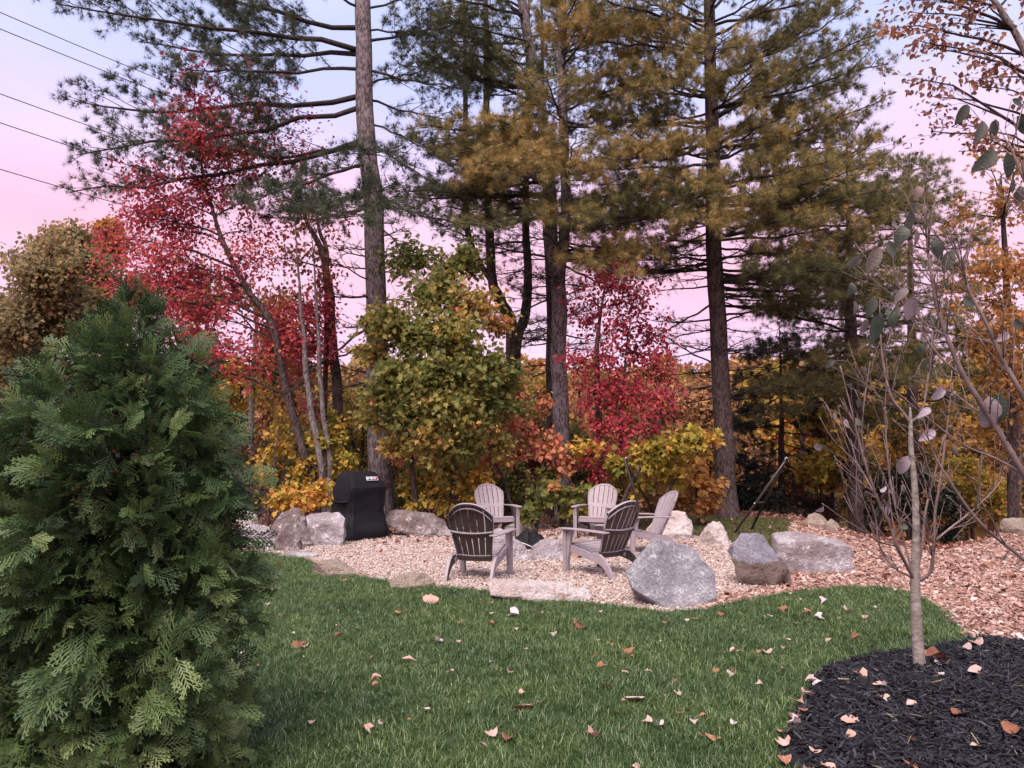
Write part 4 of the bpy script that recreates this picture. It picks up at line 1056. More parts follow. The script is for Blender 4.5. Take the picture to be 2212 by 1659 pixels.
# left background crowns
broadleaf('olive_tree_crown', 'rounded olive-brown oak beyond the evergreen shrub', 'tree', GB, 33,
          [[(110, 1050, 34), (110, 800, 28), (115, 600, 14), (120, 520, 5)]],
          clumps_in(20, 220, 560, 760, 26, 42, 120, .0, .7, 3) + clumps_in(60, 190, 500, 570, 9, 32, 110, .1, .8, 2) + clumps_in(-60, 60, 620, 820, 10, 42, 110, .0, .6, 3), KITE, .20, M['leaf_olive_pale'], twig_r=.012, full=5, wide=1.35)
broadleaf('orange_tree', 'far orange crown peeking over the olive-brown oak', 'tree', GB, 36,
          [[(225, 1050, 22), (225, 700, 16), (225, 500, 4)]], clumps_in(195, 255, 470, 540, 8, 26, 90, .4, 1, 1.5) + clumps_in(190, 330, 560, 760, 14, 40, 80, .0, .6, 2), KITE, .20, M['leaf_orange'], twig_r=.012, full=4)
broadleaf('brown_tree', 'sparse brown-leaved tree behind the scarlet tree', 'tree', GB, 24,
          [[(430, 1080, 18), (440, 850, 15), (450, 650, 8), (455, 560, 3)], [(540, 1080, 16), (545, 850, 12), (560, 620, 4)]],
          clumps_in(350, 620, 620, 830, 22, 55, 70, .0, .8, 2), OVAL, .17, M['leaf_olive'], twig_r=.008)

# far woodland, beyond the drop
FAR = [('leaf_far', .0, .7), ('leaf_orange', .0, .6), ('leaf_olive', .2, 1), ('leaf_yellow', .2, .8), ('leaf_far', .3, 1), ('leaf_olive', 0, .6)]
spots = [(-200, 780, 38, 120), (0, 800, 42, 130), (260, 850, 40, 140), (520, 850, 30, 110), (600, 900, 27, 90), (720, 880, 28, 100), (840, 880, 30, 110), (950, 920, 27, 110), (1060, 870, 29, 100), (1150, 900, 27, 100), (1250, 880, 30, 110), (1340, 900, 34, 110),
         (1420, 880, 48, 90), (1490, 870, 52, 95), (1560, 900, 46, 90), (1640, 860, 50, 90), (1730, 940, 34, 90), (1800, 850, 44, 110), (1900, 860, 34, 120), (1980, 900, 30, 110), (2080, 820, 32, 130), (2200, 800, 30, 130), (2330, 780, 32, 140), (1450, 985, 30, 70), (1590, 1000, 33, 80)]
FL = [c + ' ' + w_ for c, w_ in zip(['russet tree', 'rusty orange tree', 'ochre tree', 'golden tree', 'copper tree', 'olive tree'] * 5,
      ['far left beyond the olive-brown oak', 'beyond the left edge of the evergreen shrub', 'behind the top of the evergreen shrub', 'behind the grey brushwood', 'behind the leaning scarlet tree foot', 'behind the covered grill', 'behind the thick pine trunk', 'behind the green maple stems', 'behind the curved fork pine', 'behind the slim dark pine', 'behind the crimson maple stem', 'behind the hammock stand top',
       'on the skyline left of the straight dark pine', 'on the skyline next to the straight dark pine', 'right behind the straight dark pine trunk', 'right of the straight dark pine above the small evergreen', 'behind the lone tan stone on the chips', 'beyond the dark pine at the chips edge', 'behind the young tree branches', 'behind the young tree stem', 'behind the orange-leaved tree', 'far right behind the orange-leaved tree', 'beyond the second young tree', 'low behind the golden-yellow maple sapling', 'low behind the straight dark pine foot'])]
for i, (cx, cy, Yt, r) in enumerate(spots):
    mk, t0, t1 = FAR[i % len(FAR)]
    if cx in (1420, 1490, 1560): mk, t0, t1 = 'leaf_far', .2, 1
    if cx in (1730, 1900, 1980): mk, t0, t1 = ('leaf_yellow', .4, 1) if cx != 1900 else ('leaf_olive', 0, .5)
    cls = clumps_in(cx - r * .75, cx + r * .75, cy - r * .7, cy + r * 1.3, 16, r * .36, 80, t0, t1, 2.0)
    broadleaf('woodland_tree', FL[i], 'tree', 'far woodland trees', Yt,
              [[(cx, 1100, 14), (cx + 4, cy + r * .5, 11), (cx, cy - r * .5, 4)]], cls, KITE, .0058 * Yt + .03, M[mk], 'bark_dark', twig_r=.010, full=3)

# far-off wood on the rising ground: one mass
def crown_proto(seed, mat):
    r0 = np.random.default_rng(seed)
    n = 420
    d = r0.normal(size=(n, 3)); d /= np.linalg.norm(d, axis=1, keepdims=True)
    lob = r0.normal(size=(14, 3)); lob /= np.linalg.norm(lob, axis=1, keepdims=True)
    k = (d @ lob.T).max(1)
    pos = d * (0.55 + 0.45 * np.clip((k - .5) * 2, 0, 1))[:, None] * (r0.uniform(.75, 1.05, n))[:, None] * np.array([3.0, 3.0, 4.0]) + np.array([0, 0, 5.0])
    return leaves_mesh('far_crown', pos, d + r0.normal(0, .6, (n, 3)), d + r0.normal(0, .7, (n, 3)), r0.uniform(.5, .95, n), np.clip(r0.normal(.5, .25, n) + (seed % 5 - 2) * .08, 0, 1), MAPLE, mat)
fx = rng.uniform(-190, 190, 1500); fy = rng.uniform(50, 210, 1500)
k = np.abs(fx) < fy * 0.95 + 12
fx, fy = fx[k], fy[k]
n = len(fx)
scatter('far_woodland', np.stack([fx, fy, terrain(fx, fy) - 1.0], -1), np.stack([np.zeros(n), np.zeros(n), rng.uniform(0, 6.28, n)], -1), np.ones((n, 3)) * rng.uniform(.5, 1.9, (n, 1)),
        [crown_proto(i, M[q]) for i, q in enumerate(['leaf_far', 'leaf_olive', 'leaf_far', 'leaf_orange', 'leaf_far', 'pine_green', 'leaf_yellow', 'leaf_olive'])])

# understory along the edge of the wood
US = [(470, 1040, 19.5, 'leaf_brown', .0, .6, 'russet bush behind the brushwood left of the grill'), (560, 1010, 20, 'leaf_olive', 0, .7, 'olive bush tangled into the grey brushwood'), (650, 980, 20.5, 'leaf_maple', .1, .7, 'yellow-green bush under the leaning scarlet tree'),
      (760, 970, 20, 'leaf_maple', .0, .6, 'green bush left of the thick pine trunk'), (780, 880, 20.5, 'leaf_yellow', .2, .8, 'golden understory tree left of the thick pine trunk'), (880, 1030, 18.5, 'leaf_maple', .0, .5, 'deep green bush right of the thick pine trunk'), (970, 1030, 19, 'leaf_maple', .0, .4, 'dark green bush under the green maple'),
      (1080, 1040, 19, 'leaf_maple', 0, .45, 'dark green bush right of the bright yellow shrub'), (1130, 960, 20, 'leaf_brown', .1, .8, 'russet bush around the curved fork pine'), (1240, 1000, 19.5, 'leaf_maple', .0, .5, 'shaded green bush at the forked pine foot'), (1350, 1050, 19.5, 'leaf_orange', .0, .6, 'orange-brown bush behind the hammock stand top'), (1440, 1040, 20, 'leaf_orange', .1, .7, 'amber bush below the crimson maple'),
      (1530, 1000, 21, 'leaf_orange', 0, .7, 'amber bush just left of the straight dark pine'), (1620, 1060, 22, 'pine_dark', 0, .6, 'dark low bush right of the straight dark pine'), (1770, 1090, 22, 'leaf_brown', 0, .7, 'russet bush behind the lone stone on the chips'), (1900, 1060, 21, 'pine_dark', 0, .5, 'dark bush behind the young tree stem'), (2000, 1080, 19, 'pine_dark', 0, .5, 'dark bush beyond the dip in the chips'), (2100, 1050, 20, 'leaf_yellow', .2, .8, 'yellow bush beyond the chips near the orange tree'), (1960, 980, 22, 'leaf_olive', 0, .6, 'olive bush seen through the young tree'),
      (830, 960, 21, 'leaf_olive', .1, .8, 'ochre bush behind the thick pine trunk'), (300, 1000, 21, 'leaf_brown', 0, .6, 'brown bush hidden behind the evergreen shrub'), (100, 1000, 22, 'leaf_olive', 0, .6, 'olive bush far left behind the evergreen shrub')]
for (cx, cy, Yt, mk, t0, t1, lab) in US:
    broadleaf('understory_bush', lab, 'bush', 'understory bushes', Yt, [[(cx, 1120, 7), (cx + 5, cy + 10, 5), (cx, cy - 50, 2)], [(cx - 14, 1120, 5), (cx - 22, cy, 2)]],
              clumps_in(cx - 65, cx + 65, cy - 70, cy + 85, 11, 34, 42, t0, t1, .9), KITE, .105, M[mk], 'bark_dark', full=4.6)

# grey brushwood left of the grill
def brush(name, label, c, r, n, L, mat, seed):
    random.seed(seed)
    base = Vector((c.x, c.y, tz(c.x, c.y)))
    root = empty(name, base, label, 'brushwood')
    for j in range(n):
        a = Vector((random.uniform(-r, r), random.uniform(-r * .6, r * .6), random.uniform(0, .25)))
        az = random.uniform(-.9, .9) + (math.pi if random.random() < .35 else 0)
        l = L * random.uniform(.5, 1.2)
        e = a + Vector((math.cos(az) * l * .7, math.sin(az) * l * .4, random.uniform(.25, 1.0) * l))
        mb = MB()
        pth = bez(a, e, random.uniform(-.1, .25) * l, 5)
        mb.tube(pth, [.016, .013, .011, .009, .006, .003], 5)
        for q in range(5):
            s_ = pth[random.randint(1, 4)]
            t_ = s_ + (e - a).normalized() * random.uniform(.2, .5) + Vector(rng.normal(0, 1, 3)) * .25
            mb.tube([s_, s_.lerp(t_, .5) + Vector(rng.normal(0, 1, 3)) * .03, t_], [.006, .004, .002], 3, False)
        mb.build('branch', mat, root, True)
brush('brushwood', 'tangle of bare grey branches left of the covered grill', G(560, 1130), 1.1, 34, 1.9, M['brush'], 11)
brush('brushwood', 'thin dead stems rising behind the slab right of the grill', G(930, 1128), .9, 12, .9, M['brush'], 12)

# ------------------------------------------------------------------ boulders
def rock(name, label, box, mat, seed, depth=0.8, pts=None, group='boulders around the fire pit', npts=11, sink=0.06, rough=1.0, Yb=None, lean=0.0, flat=False, hs=1.0):
    x0, y0, x1, y1 = box
    r_ = random.Random(seed)
    g = G((x0 + x1) / 2, y1) if Yb is None else P((x0 + x1) / 2, y1, Yb)
    W = (x1 - x0) * g.y / F; H = (y1 - y0) * g.y / F; D = W * depth
    H = H - 0.12 * D * (1.0 if not flat else .6) if pts is None else H
    H = max(H * hs, .06)
    c = Vector((g.x * (1 + D * .5 / g.y), g.y + D * .5, tz(g.x, g.y) if Yb is None else g.z))
    bm = bmesh.new()
    if pts:
        P_ = [Vector((a * W / 2, b * D / 2, c_ * H)) for a, b, c_ in pts]
    else:
        P_ = []
        for i in range(npts):
            a = r_.uniform(0, 6.283); el = r_.uniform(-.2, 1.45)
            q = Vector((math.cos(a) * math.cos(el), math.sin(a) * math.cos(el), math.sin(el)))
            m = max(abs(q.x), abs(q.y), abs(q.z)) ** .55
            q = q / m * r_.uniform(.86, 1.04)
            P_.append(Vector((q.x * W / 2, q.y * D / 2, max(-.05, q.z) * H)))
        P_ += [Vector((-W * .46, 0, H * .3)), Vector((W * .46, 0, H * .3)), Vector((0, -D * .46, H * .25)), Vector((0, D * .46, H * .25)), Vector((lean * W * .3, 0, H))]
    P_ += [Vector((p.x * .92, p.y * .92, -sink)) for p in P_ if p.z < H * (.5 if pts is None else .16)]
    for p in P_: bm.verts.new(p)
    r = bmesh.ops.convex_hull(bm, input=bm.verts)
    bmesh.ops.delete(bm, geom=[e for e in r['geom_interior'] if isinstance(e, bmesh.types.BMVert)], context='VERTS')
    bmesh.ops.triangulate(bm, faces=bm.faces)
    tgt = max(W, D) / 22
    for _ in range(5):
        lo = [e for e in bm.edges if e.calc_length() > tgt]
        if not lo or len(bm.faces) > 2600: break
        bmesh.ops.subdivide_edges(bm, edges=lo, cuts=1)
        bmesh.ops.triangulate(bm, faces=[f for f in bm.faces if len(f.verts) > 3])
    for _ in range(1): bmesh.ops.smooth_vert(bm, verts=bm.verts, factor=.18, use_axis_x=True, use_axis_y=True, use_axis_z=True)
    bm.normal_update()
    o_ = Vector((seed * 3.7, seed * 1.3, 0))
    S = min(W, H * 1.6)
    for v in bm.verts:
        q = v.co / S
        d = (noise.fractal(q * 2.2 + o_, .8, 2.2, 5) * .045 + (abs(noise.noise(q * 3.1 + o_ * 2)) - .25) * .055 + noise.fractal(q * 9 + o_, .7, 2.1, 3) * .014) * S * rough
        v.co += v.normal * d
    me = bpy.data.meshes.new(name); bm.to_mesh(me); bm.free()
    me.materials.append(mat)
    o = link(name, me)
    o.location = c
    return tag(o, label, 'boulder' if 'pit' not in label.split('fire')[0] or True else 'stone', group)

BIG = [(-.97, -.05, .5), (-.30, 0, 1.0), (-.22, .3, 1.0), (.55, .15, .86), (1, 0, .52), (.94, -.3, .12), (.55, -.6, .03), (-.1, -.75, 0), (-.85, -.35, .26), (.5, .9, .6), (-.6, .9, .6), (.2, .95, .05), (.9, .6, .1), (-.7, .8, .1)]
rock('boulder', 'large angular grey boulder on the lawn edge in front of the chairs', (1345, 1176, 1546, 1318), M['rock_grey'], 1, .85, BIG, rough=.5)
TWO = [(-.92, 0, .75), (-.62, .1, 1), (-.2, 0, 1.0), (.15, .1, .92), (.55, 0, .55), (1, .1, .25), (.9, -.2, .02), (.1, -.85, .0), (-.85, -.5, .1), (-1, -.1, .45), (-.9, .6, .6), (.5, .9, .5), (-.3, -.75, .5), (.45, -.7, .35), (.0, .9, .8)]
rock('boulder', 'boulder with grey top and soil-brown lower half between the grey boulder and long block', (1578, 1162, 1714, 1272), M['rock_two'], 2, .9, TWO, rough=.9)
BLK = [(-1, -.5, .05), (-.95, -.5, .8), (-.9, .5, 1.0), (-.1, .4, 1.0), (.1, -.55, .85), (.55, .45, .88), (.95, .4, .78), (1, -.3, .68), (.96, -.4, .16), (.9, .4, .1), (-.1, -.7, .05), (.4, -.6, .02), (-.9, .5, 0), (.55, -.55, .75)]
rock('boulder', 'long flat-topped pale grey block on the wood chips', (1668, 1160, 1840, 1242), M['rock_block'], 3, .55, BLK, rough=.7)
rock('boulder', 'rounded white stone with rusty patches left of the hammock stand foot', (1506, 1122, 1577, 1180), M['rock_white'], 4, .8)
rock('boulder', 'big white and tan boulder behind the side-on chair', (1393, 1098, 1502, 1168), M['rock_white'], 5, .8)
rock('boulder', 'tan stone lying alone on the chips near the dark pine', (1732, 1106, 1794, 1142), M['rock_tan'], 6, .7)
rock('boulder', 'small low stone touching the lone tan stone on the chips', (1780, 1120, 1815, 1147), M['rock_tan'], 7, .7)
rock('boulder', 'pale stone at the rise of chips beyond the young tree', (2158, 1112, 2260, 1158), M['rock_tan'], 8, .7)
rock('boulder', 'low pale stone behind the left front-facing chair', (1072, 1114, 1142, 1150), M['rock_white'], 9, .7, Yb=None)
rock('boulder', 'white stone behind the right front-facing chair', (1226, 1098, 1322, 1146), M['rock_white'], 10, .7)
rock('boulder', 'round white stone at the far end of the left rock pile', (508, 1098, 560, 1140), M['rock_white'], 11, .9)
rock('boulder', 'pinkish grey streaked boulder at the left end of the rock pile', (498, 1128, 604, 1192), M['rock_block'], 12, .8)
JAG = [(-.9, -.3, .3), (-.5, 0, .75), (.1, .1, 1.0), (.35, .1, .98), (.7, -.1, .5), (1, -.2, .1), (-.3, -.9, .05), (.5, -.9, .1), (-.9, -.4, .0), (-.8, .8, .5), (.7, .8, .4), (0, .9, .8), (-.1, -.6, .6), (.3, -.7, .55)]
rock('boulder', 'jagged brown boulder with white lichen in the left rock pile', (572, 1101, 678, 1186), M['rock_brown'], 13, .7, JAG)
rock('boulder', 'dark upright stone leaning on the front of the jagged brown boulder', (588, 1122, 652, 1192), M['rock_brown'], 14, .6)
rock('boulder', 'squared block with flaky white top beside the covered grill', (656, 1112, 748, 1182), M['rock_block'], 15, .75, [(-.95, -.6, .1), (-.95, -.5, .8), (-.9, .6, 1), (.5, .6, .98), (.9, .2, .8), (.95, -.5, .62), (.95, -.6, .08), (0, -.75, .05), (0, -.7, .72), (.9, .7, .2), (-.9, .7, .2)])
rock('boulder', 'long low slab right of the covered grill', (830, 1110, 970, 1163), M['rock_brown'], 16, .5, [(-1, -.2, .75), (-.9, .4, 1), (-.2, .3, 1.0), (.5, .3, .92), (.85, .1, .6), (1, -.1, .25), (.9, -.4, .12), (.1, -.7, .1), (-.6, -.7, .3), (-.9, -.5, .5), (.6, .8, .2), (-.8, .8, .3), (.2, -.5, .75)])
rock('boulder', 'flat stone set in the lawn edge at the foot of the rock pile', (596, 1182, 694, 1208), M['rock_block'], 17, .8, flat=True, hs=.6)
rock('boulder', 'tan rounded stone sunk in the lawn edge', (670, 1198, 774, 1250), M['rock_tan'], 18, .8, flat=True, hs=.8)
rock('boulder', 'mossy flat stone sunk in the lawn edge behind the left near chair', (838, 1228, 944, 1276), M['rock_tan'], 19, .7, flat=True, hs=.75)
rock('boulder', 'long white-topped ledge stone in the lawn edge in front of the near chairs', (1050, 1246, 1278, 1304), M['rock_white'], 20, .36, [(-1, 0, .85), (-.9, .3, 1), (-.4, .3, .88), (.1, .3, .9), (.7, .3, .72), (1, .1, .35), (.95, -.4, .05), (.4, -.8, .1), (-.3, -.8, .25), (-.9, -.6, .35), (-.95, .8, .4), (.8, .8, .3), (-.4, -.5, .75), (.3, -.5, .7)], hs=.78, rough=1.5)
GF = 'stones ringing the fire pit'
rock('fire_pit_stone', 'tall white-faced stone on the left of the fire pit', (1040, 1148, 1150, 1216), M['rock_block'], 21, .55, [(-.9, 0, .8), (-.3, .2, 1.0), (.1, 0, .9), (.6, -.2, .5), (1, -.3, .1), (.6, -.7, .0), (-.2, -.8, .1), (-.9, -.4, .1), (-.5, .8, .5), (.4, .8, .4), (-.3, -.6, .6)], GF)
rock('fire_pit_stone', 'wedge-shaped pale stone at the front of the fire pit', (1128, 1168, 1228, 1214), M['rock_block'], 22, .6, [(-1, -.2, .15), (-.2, .2, .85), (.3, .3, 1.0), (.55, .2, .95), (.95, 0, .3), (.9, -.4, .05), (.1, -.8, .0), (-.8, -.5, .05), (.2, .9, .4), (.3, -.5, .55)], GF)
rock('fire_pit_stone', 'brownish stone on the right of the fire pit beside the log', (1212, 1158, 1288, 1204), M['rock_tan'], 23, .8, None, GF)
rock('fire_pit_stone', 'small upright white stone at the back of the fire pit', (1204, 1146, 1234, 1178), M['rock_white'], 24, .8, None, GF)
rock('fire_pit_stone', 'low grey stone at the back of the fire pit behind the black tarp', (1126, 1148, 1180, 1172), M['rock_grey'], 25, .8, None, GF)

# ------------------------------------------------------------------ chairs
def make_chair():
    root = empty('adirondack_chair', (0, 0, 0))
    m = M['resin']
    REC = R(27)
    bo = Vector((0, -.13, .23)); up = Vector((0, -math.sin(REC), math.cos(REC))); nb = Vector((0, math.cos(REC), math.sin(REC)))
    H = .82
    def half(t):       # half width of the back, t in metres up the back
        q = t / H
        return .215 + .075 * min(1, q / .62)
    def arch(s):       # top of the back at half-width fraction s
        return H - .20 * abs(s) ** 2.3
    def bp(fr, t, off=0.0):
        s = fr * half(t)
        return bo + Vector((s, 0, 0)) + up * t + nb * (off + 0.9 * s * s * (0.4 + .6 * t / H))
    back = None
    # frame of the back: arched rim, middle band, lower rail
    mb = MB()
    def band(fr_t, wid, th, off):
        n = len(fr_t)
        V, Fs = [], []
        for (fr, t) in fr_t:
            for dt in (0, wid):
                for o_ in (off - th, off):
                    V.append(bp(fr, t - dt, o_))
        for i in range(n - 1):
            a, b = i * 4, (i + 1) * 4
            for (p, q) in ((0, 1), (1, 3), (3, 2), (2, 0)):
                Fs.append((a + p, a + q, b + q, b + p))
        Fs += [(0, 2, 3, 1), ((n - 1) * 4, (n - 1) * 4 + 1, (n - 1) * 4 + 3, (n - 1) * 4 + 2)]
        mb.add(V, Fs)
    fr = [-1 + 2 * i / 24 for i in range(25)]
    band([(f, arch(f)) for f in fr], .030, .028, .006)
    band([(f * .94, arch(f) - .062) for f in fr], .012, .022, -.011)
    band([(f, .405) for f in fr], .075, .016, .004)
    band([(f, .41) for f in fr], .014, .034, -.012)
    band([(f * 1.0, .075) for f in fr], .075, .030, .004)
    for sg in (-1, 1):
        V = []
        Fs = []
        n = 13
        for i in range(n):
            t = .01 + (arch(1) - .01) * i / (n - 1)
            for f in (.955, 1.0):
                for o_ in (-.026, .006): V.append(bp(sg * f, t, o_))
        for i in range(n - 1):
            a, b = i * 4, i * 4 + 4
            for (p, q) in ((0, 1), (1, 3), (3, 2), (2, 0)): Fs.append((a + p, a + q, b + q, b + p))
        Fs += [(0, 2, 3, 1), (4 * n - 4, 4 * n - 3, 4 * n - 1, 4 * n - 2)]
        mb.add(V, Fs)
    back = mb.build('backrest', m, root)
    NS = 6
    for i in range(NS):
        g = .022
        f0 = -.965 + 1.93 * i / NS + g; f1 = -.965 + 1.93 * (i + 1) / NS - g
        sl = MB(); V, Fs = [], []
        n = 11
        for k in range(n):
            for f in (f0, (f0 + f1) / 2, f1):
                tt = .02 + (arch(f) - .035 - .02) * k / (n - 1)
                bow = .004 * (1 if abs(f - (f0 + f1) / 2) < 1e-6 else 0)
                V.append(bp(f, tt, bow)); V.append(bp(f, tt, bow - .009))
        for k in range(n - 1):
            a, b = k * 6, k * 6 + 6
            for (p, q) in ((0, 2), (2, 4)): Fs.append((a + p, a + q, b + q, b + p))
            for (p, q) in ((3, 1), (5, 3)): Fs.append((a + p, a + q, b + q, b + p))
            Fs.append((a + 1, a, b, b + 1)); Fs.append((a + 4, a + 5, b + 5, b + 4))
        e = (n - 1) * 6
        Fs += [(0, 1, 3, 2), (2, 3, 5, 4), (e + 2, e + 3, e + 1, e), (e + 4, e + 5, e + 3, e + 2)]
        sl.add(V, Fs)
        sl.build('back_slat', m, back, False)
    # seat: frame and slats
    st = MB()
    st.box((0, .345, .335), (.265, .012, .048))
    st.box((-.258, .09, .285), (.010, .25, .022), Matrix.Rotation(R(14), 3, 'X'))
    st.box((.258, .09, .285), (.010, .25, .022), Matrix.Rotation(R(14), 3, 'X'))
    seat = st.build('seat', m, root, False, .004)
    for i in range(6):
        yy = .325 - i * .083; zz = .378 - .019 * i - (.0 if i else .004)
        q = MB(); q.box((0, yy, zz), (.262, .036, .009), Matrix.Rotation(R(13 if i else -12), 3, 'X'))
        q.build('seat_slat', m, seat, False, .004)
    for sg in (-1, 1):
        # front leg: flares into the arm
        lg = MB()
        prof = [(.345, 0), (.405, 0), (.408, .20), (.405, .40), (.420, .515), (.432, .565), (.235, .565), (.262, .50), (.285, .42), (.305, .30), (.335, .12)]
        lg.prism(prof, sg * .285, sg * .335)
        lg.box((sg * .345, .375, .28), (.012, .030, .275))
        lg.build('front_leg', m, root, False, .006)
        rl = MB()
        prof = [(.33, .36), (.33, .25), (.22, .235), (.08, .20), (-.06, .155), (-.18, .10), (-.30, .045), (-.385, 0), (-.455, 0), (-.43, .05), (-.34, .15), (-.245, .225), (-.20, .31), (-.155, .315), (-.10, .27), (.1, .31)]
        # leave a shallow arch underneath
        prof = [(.33, .36), (.33, .26), (.20, .245), (.05, .215), (-.10, .185), (-.22, .155), (-.29, .115), (-.36, .04), (-.385, 0), (-.45, 0), (-.43, .06), (-.37, .16), (-.30, .235), (-.22, .285), (-.15, .29), (-.05, .285), (.12, .325)]
        rl.prism(prof, sg * .268, sg * .308)
        rl.build('rear_leg', m, root, False, .006)
        ar = MB()
        n = 12
        V, Fs = [], []
        for i in range(n + 1):
            t = i / n
            yy = .455 - .80 * t
            wdt = .062 * (1 - .15 * t) * (0.72 + .28 * min(1, t * 8))
            cx = .345 - .055 * max(0, t - .6) / .4
            zz = .575 + .012 * math.sin(t * 3.1) - .008 * t
            for dx in (-1, 1):
                for dz in (0, -.022): V.append((sg * (cx + dx * wdt), yy, zz + dz))
        for i in range(n):
            a, b = i * 4, i * 4 + 4
            for (p, q) in ((0, 1), (1, 3), (3, 2), (2, 0)): Fs.append((a + p, a + q, b + q, b + p))
        Fs += [(0, 2, 3, 1), (4 * n, 4 * n + 1, 4 * n + 3, 4 * n + 2)]
        ar.add(V, Fs)
        ar.build('armrest', m, root, False, .008)
    # faces turned backward, downward or inward get a darker brown resin
    dk = M['resin_dark']
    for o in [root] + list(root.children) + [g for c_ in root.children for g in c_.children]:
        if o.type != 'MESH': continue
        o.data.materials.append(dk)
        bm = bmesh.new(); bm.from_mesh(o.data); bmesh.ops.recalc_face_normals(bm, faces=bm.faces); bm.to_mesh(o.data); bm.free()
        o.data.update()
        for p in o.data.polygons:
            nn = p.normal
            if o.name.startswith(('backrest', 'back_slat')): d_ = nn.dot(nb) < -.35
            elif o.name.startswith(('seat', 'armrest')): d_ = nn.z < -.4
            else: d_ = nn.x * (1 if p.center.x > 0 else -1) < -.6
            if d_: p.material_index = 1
    return root
def copy_tree(o, parent=None):
    c = o.copy(); C.objects.link(c)
    c.parent = parent
    if parent is not None: c.matrix_parent_inverse = o.matrix_parent_inverse
    for ch in list(o.children): copy_tree(ch, c)
    return c
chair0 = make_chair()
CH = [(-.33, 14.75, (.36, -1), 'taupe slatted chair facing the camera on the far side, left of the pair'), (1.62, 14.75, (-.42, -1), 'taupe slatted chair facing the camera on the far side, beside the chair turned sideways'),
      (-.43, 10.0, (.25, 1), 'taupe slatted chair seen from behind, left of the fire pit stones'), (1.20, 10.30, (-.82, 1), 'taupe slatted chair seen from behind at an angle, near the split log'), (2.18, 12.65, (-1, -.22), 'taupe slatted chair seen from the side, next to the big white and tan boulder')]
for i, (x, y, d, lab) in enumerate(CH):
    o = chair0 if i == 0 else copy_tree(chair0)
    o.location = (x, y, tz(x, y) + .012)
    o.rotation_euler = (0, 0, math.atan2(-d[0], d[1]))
    tag(o, lab, 'chair', 'slatted chairs round the fire pit')

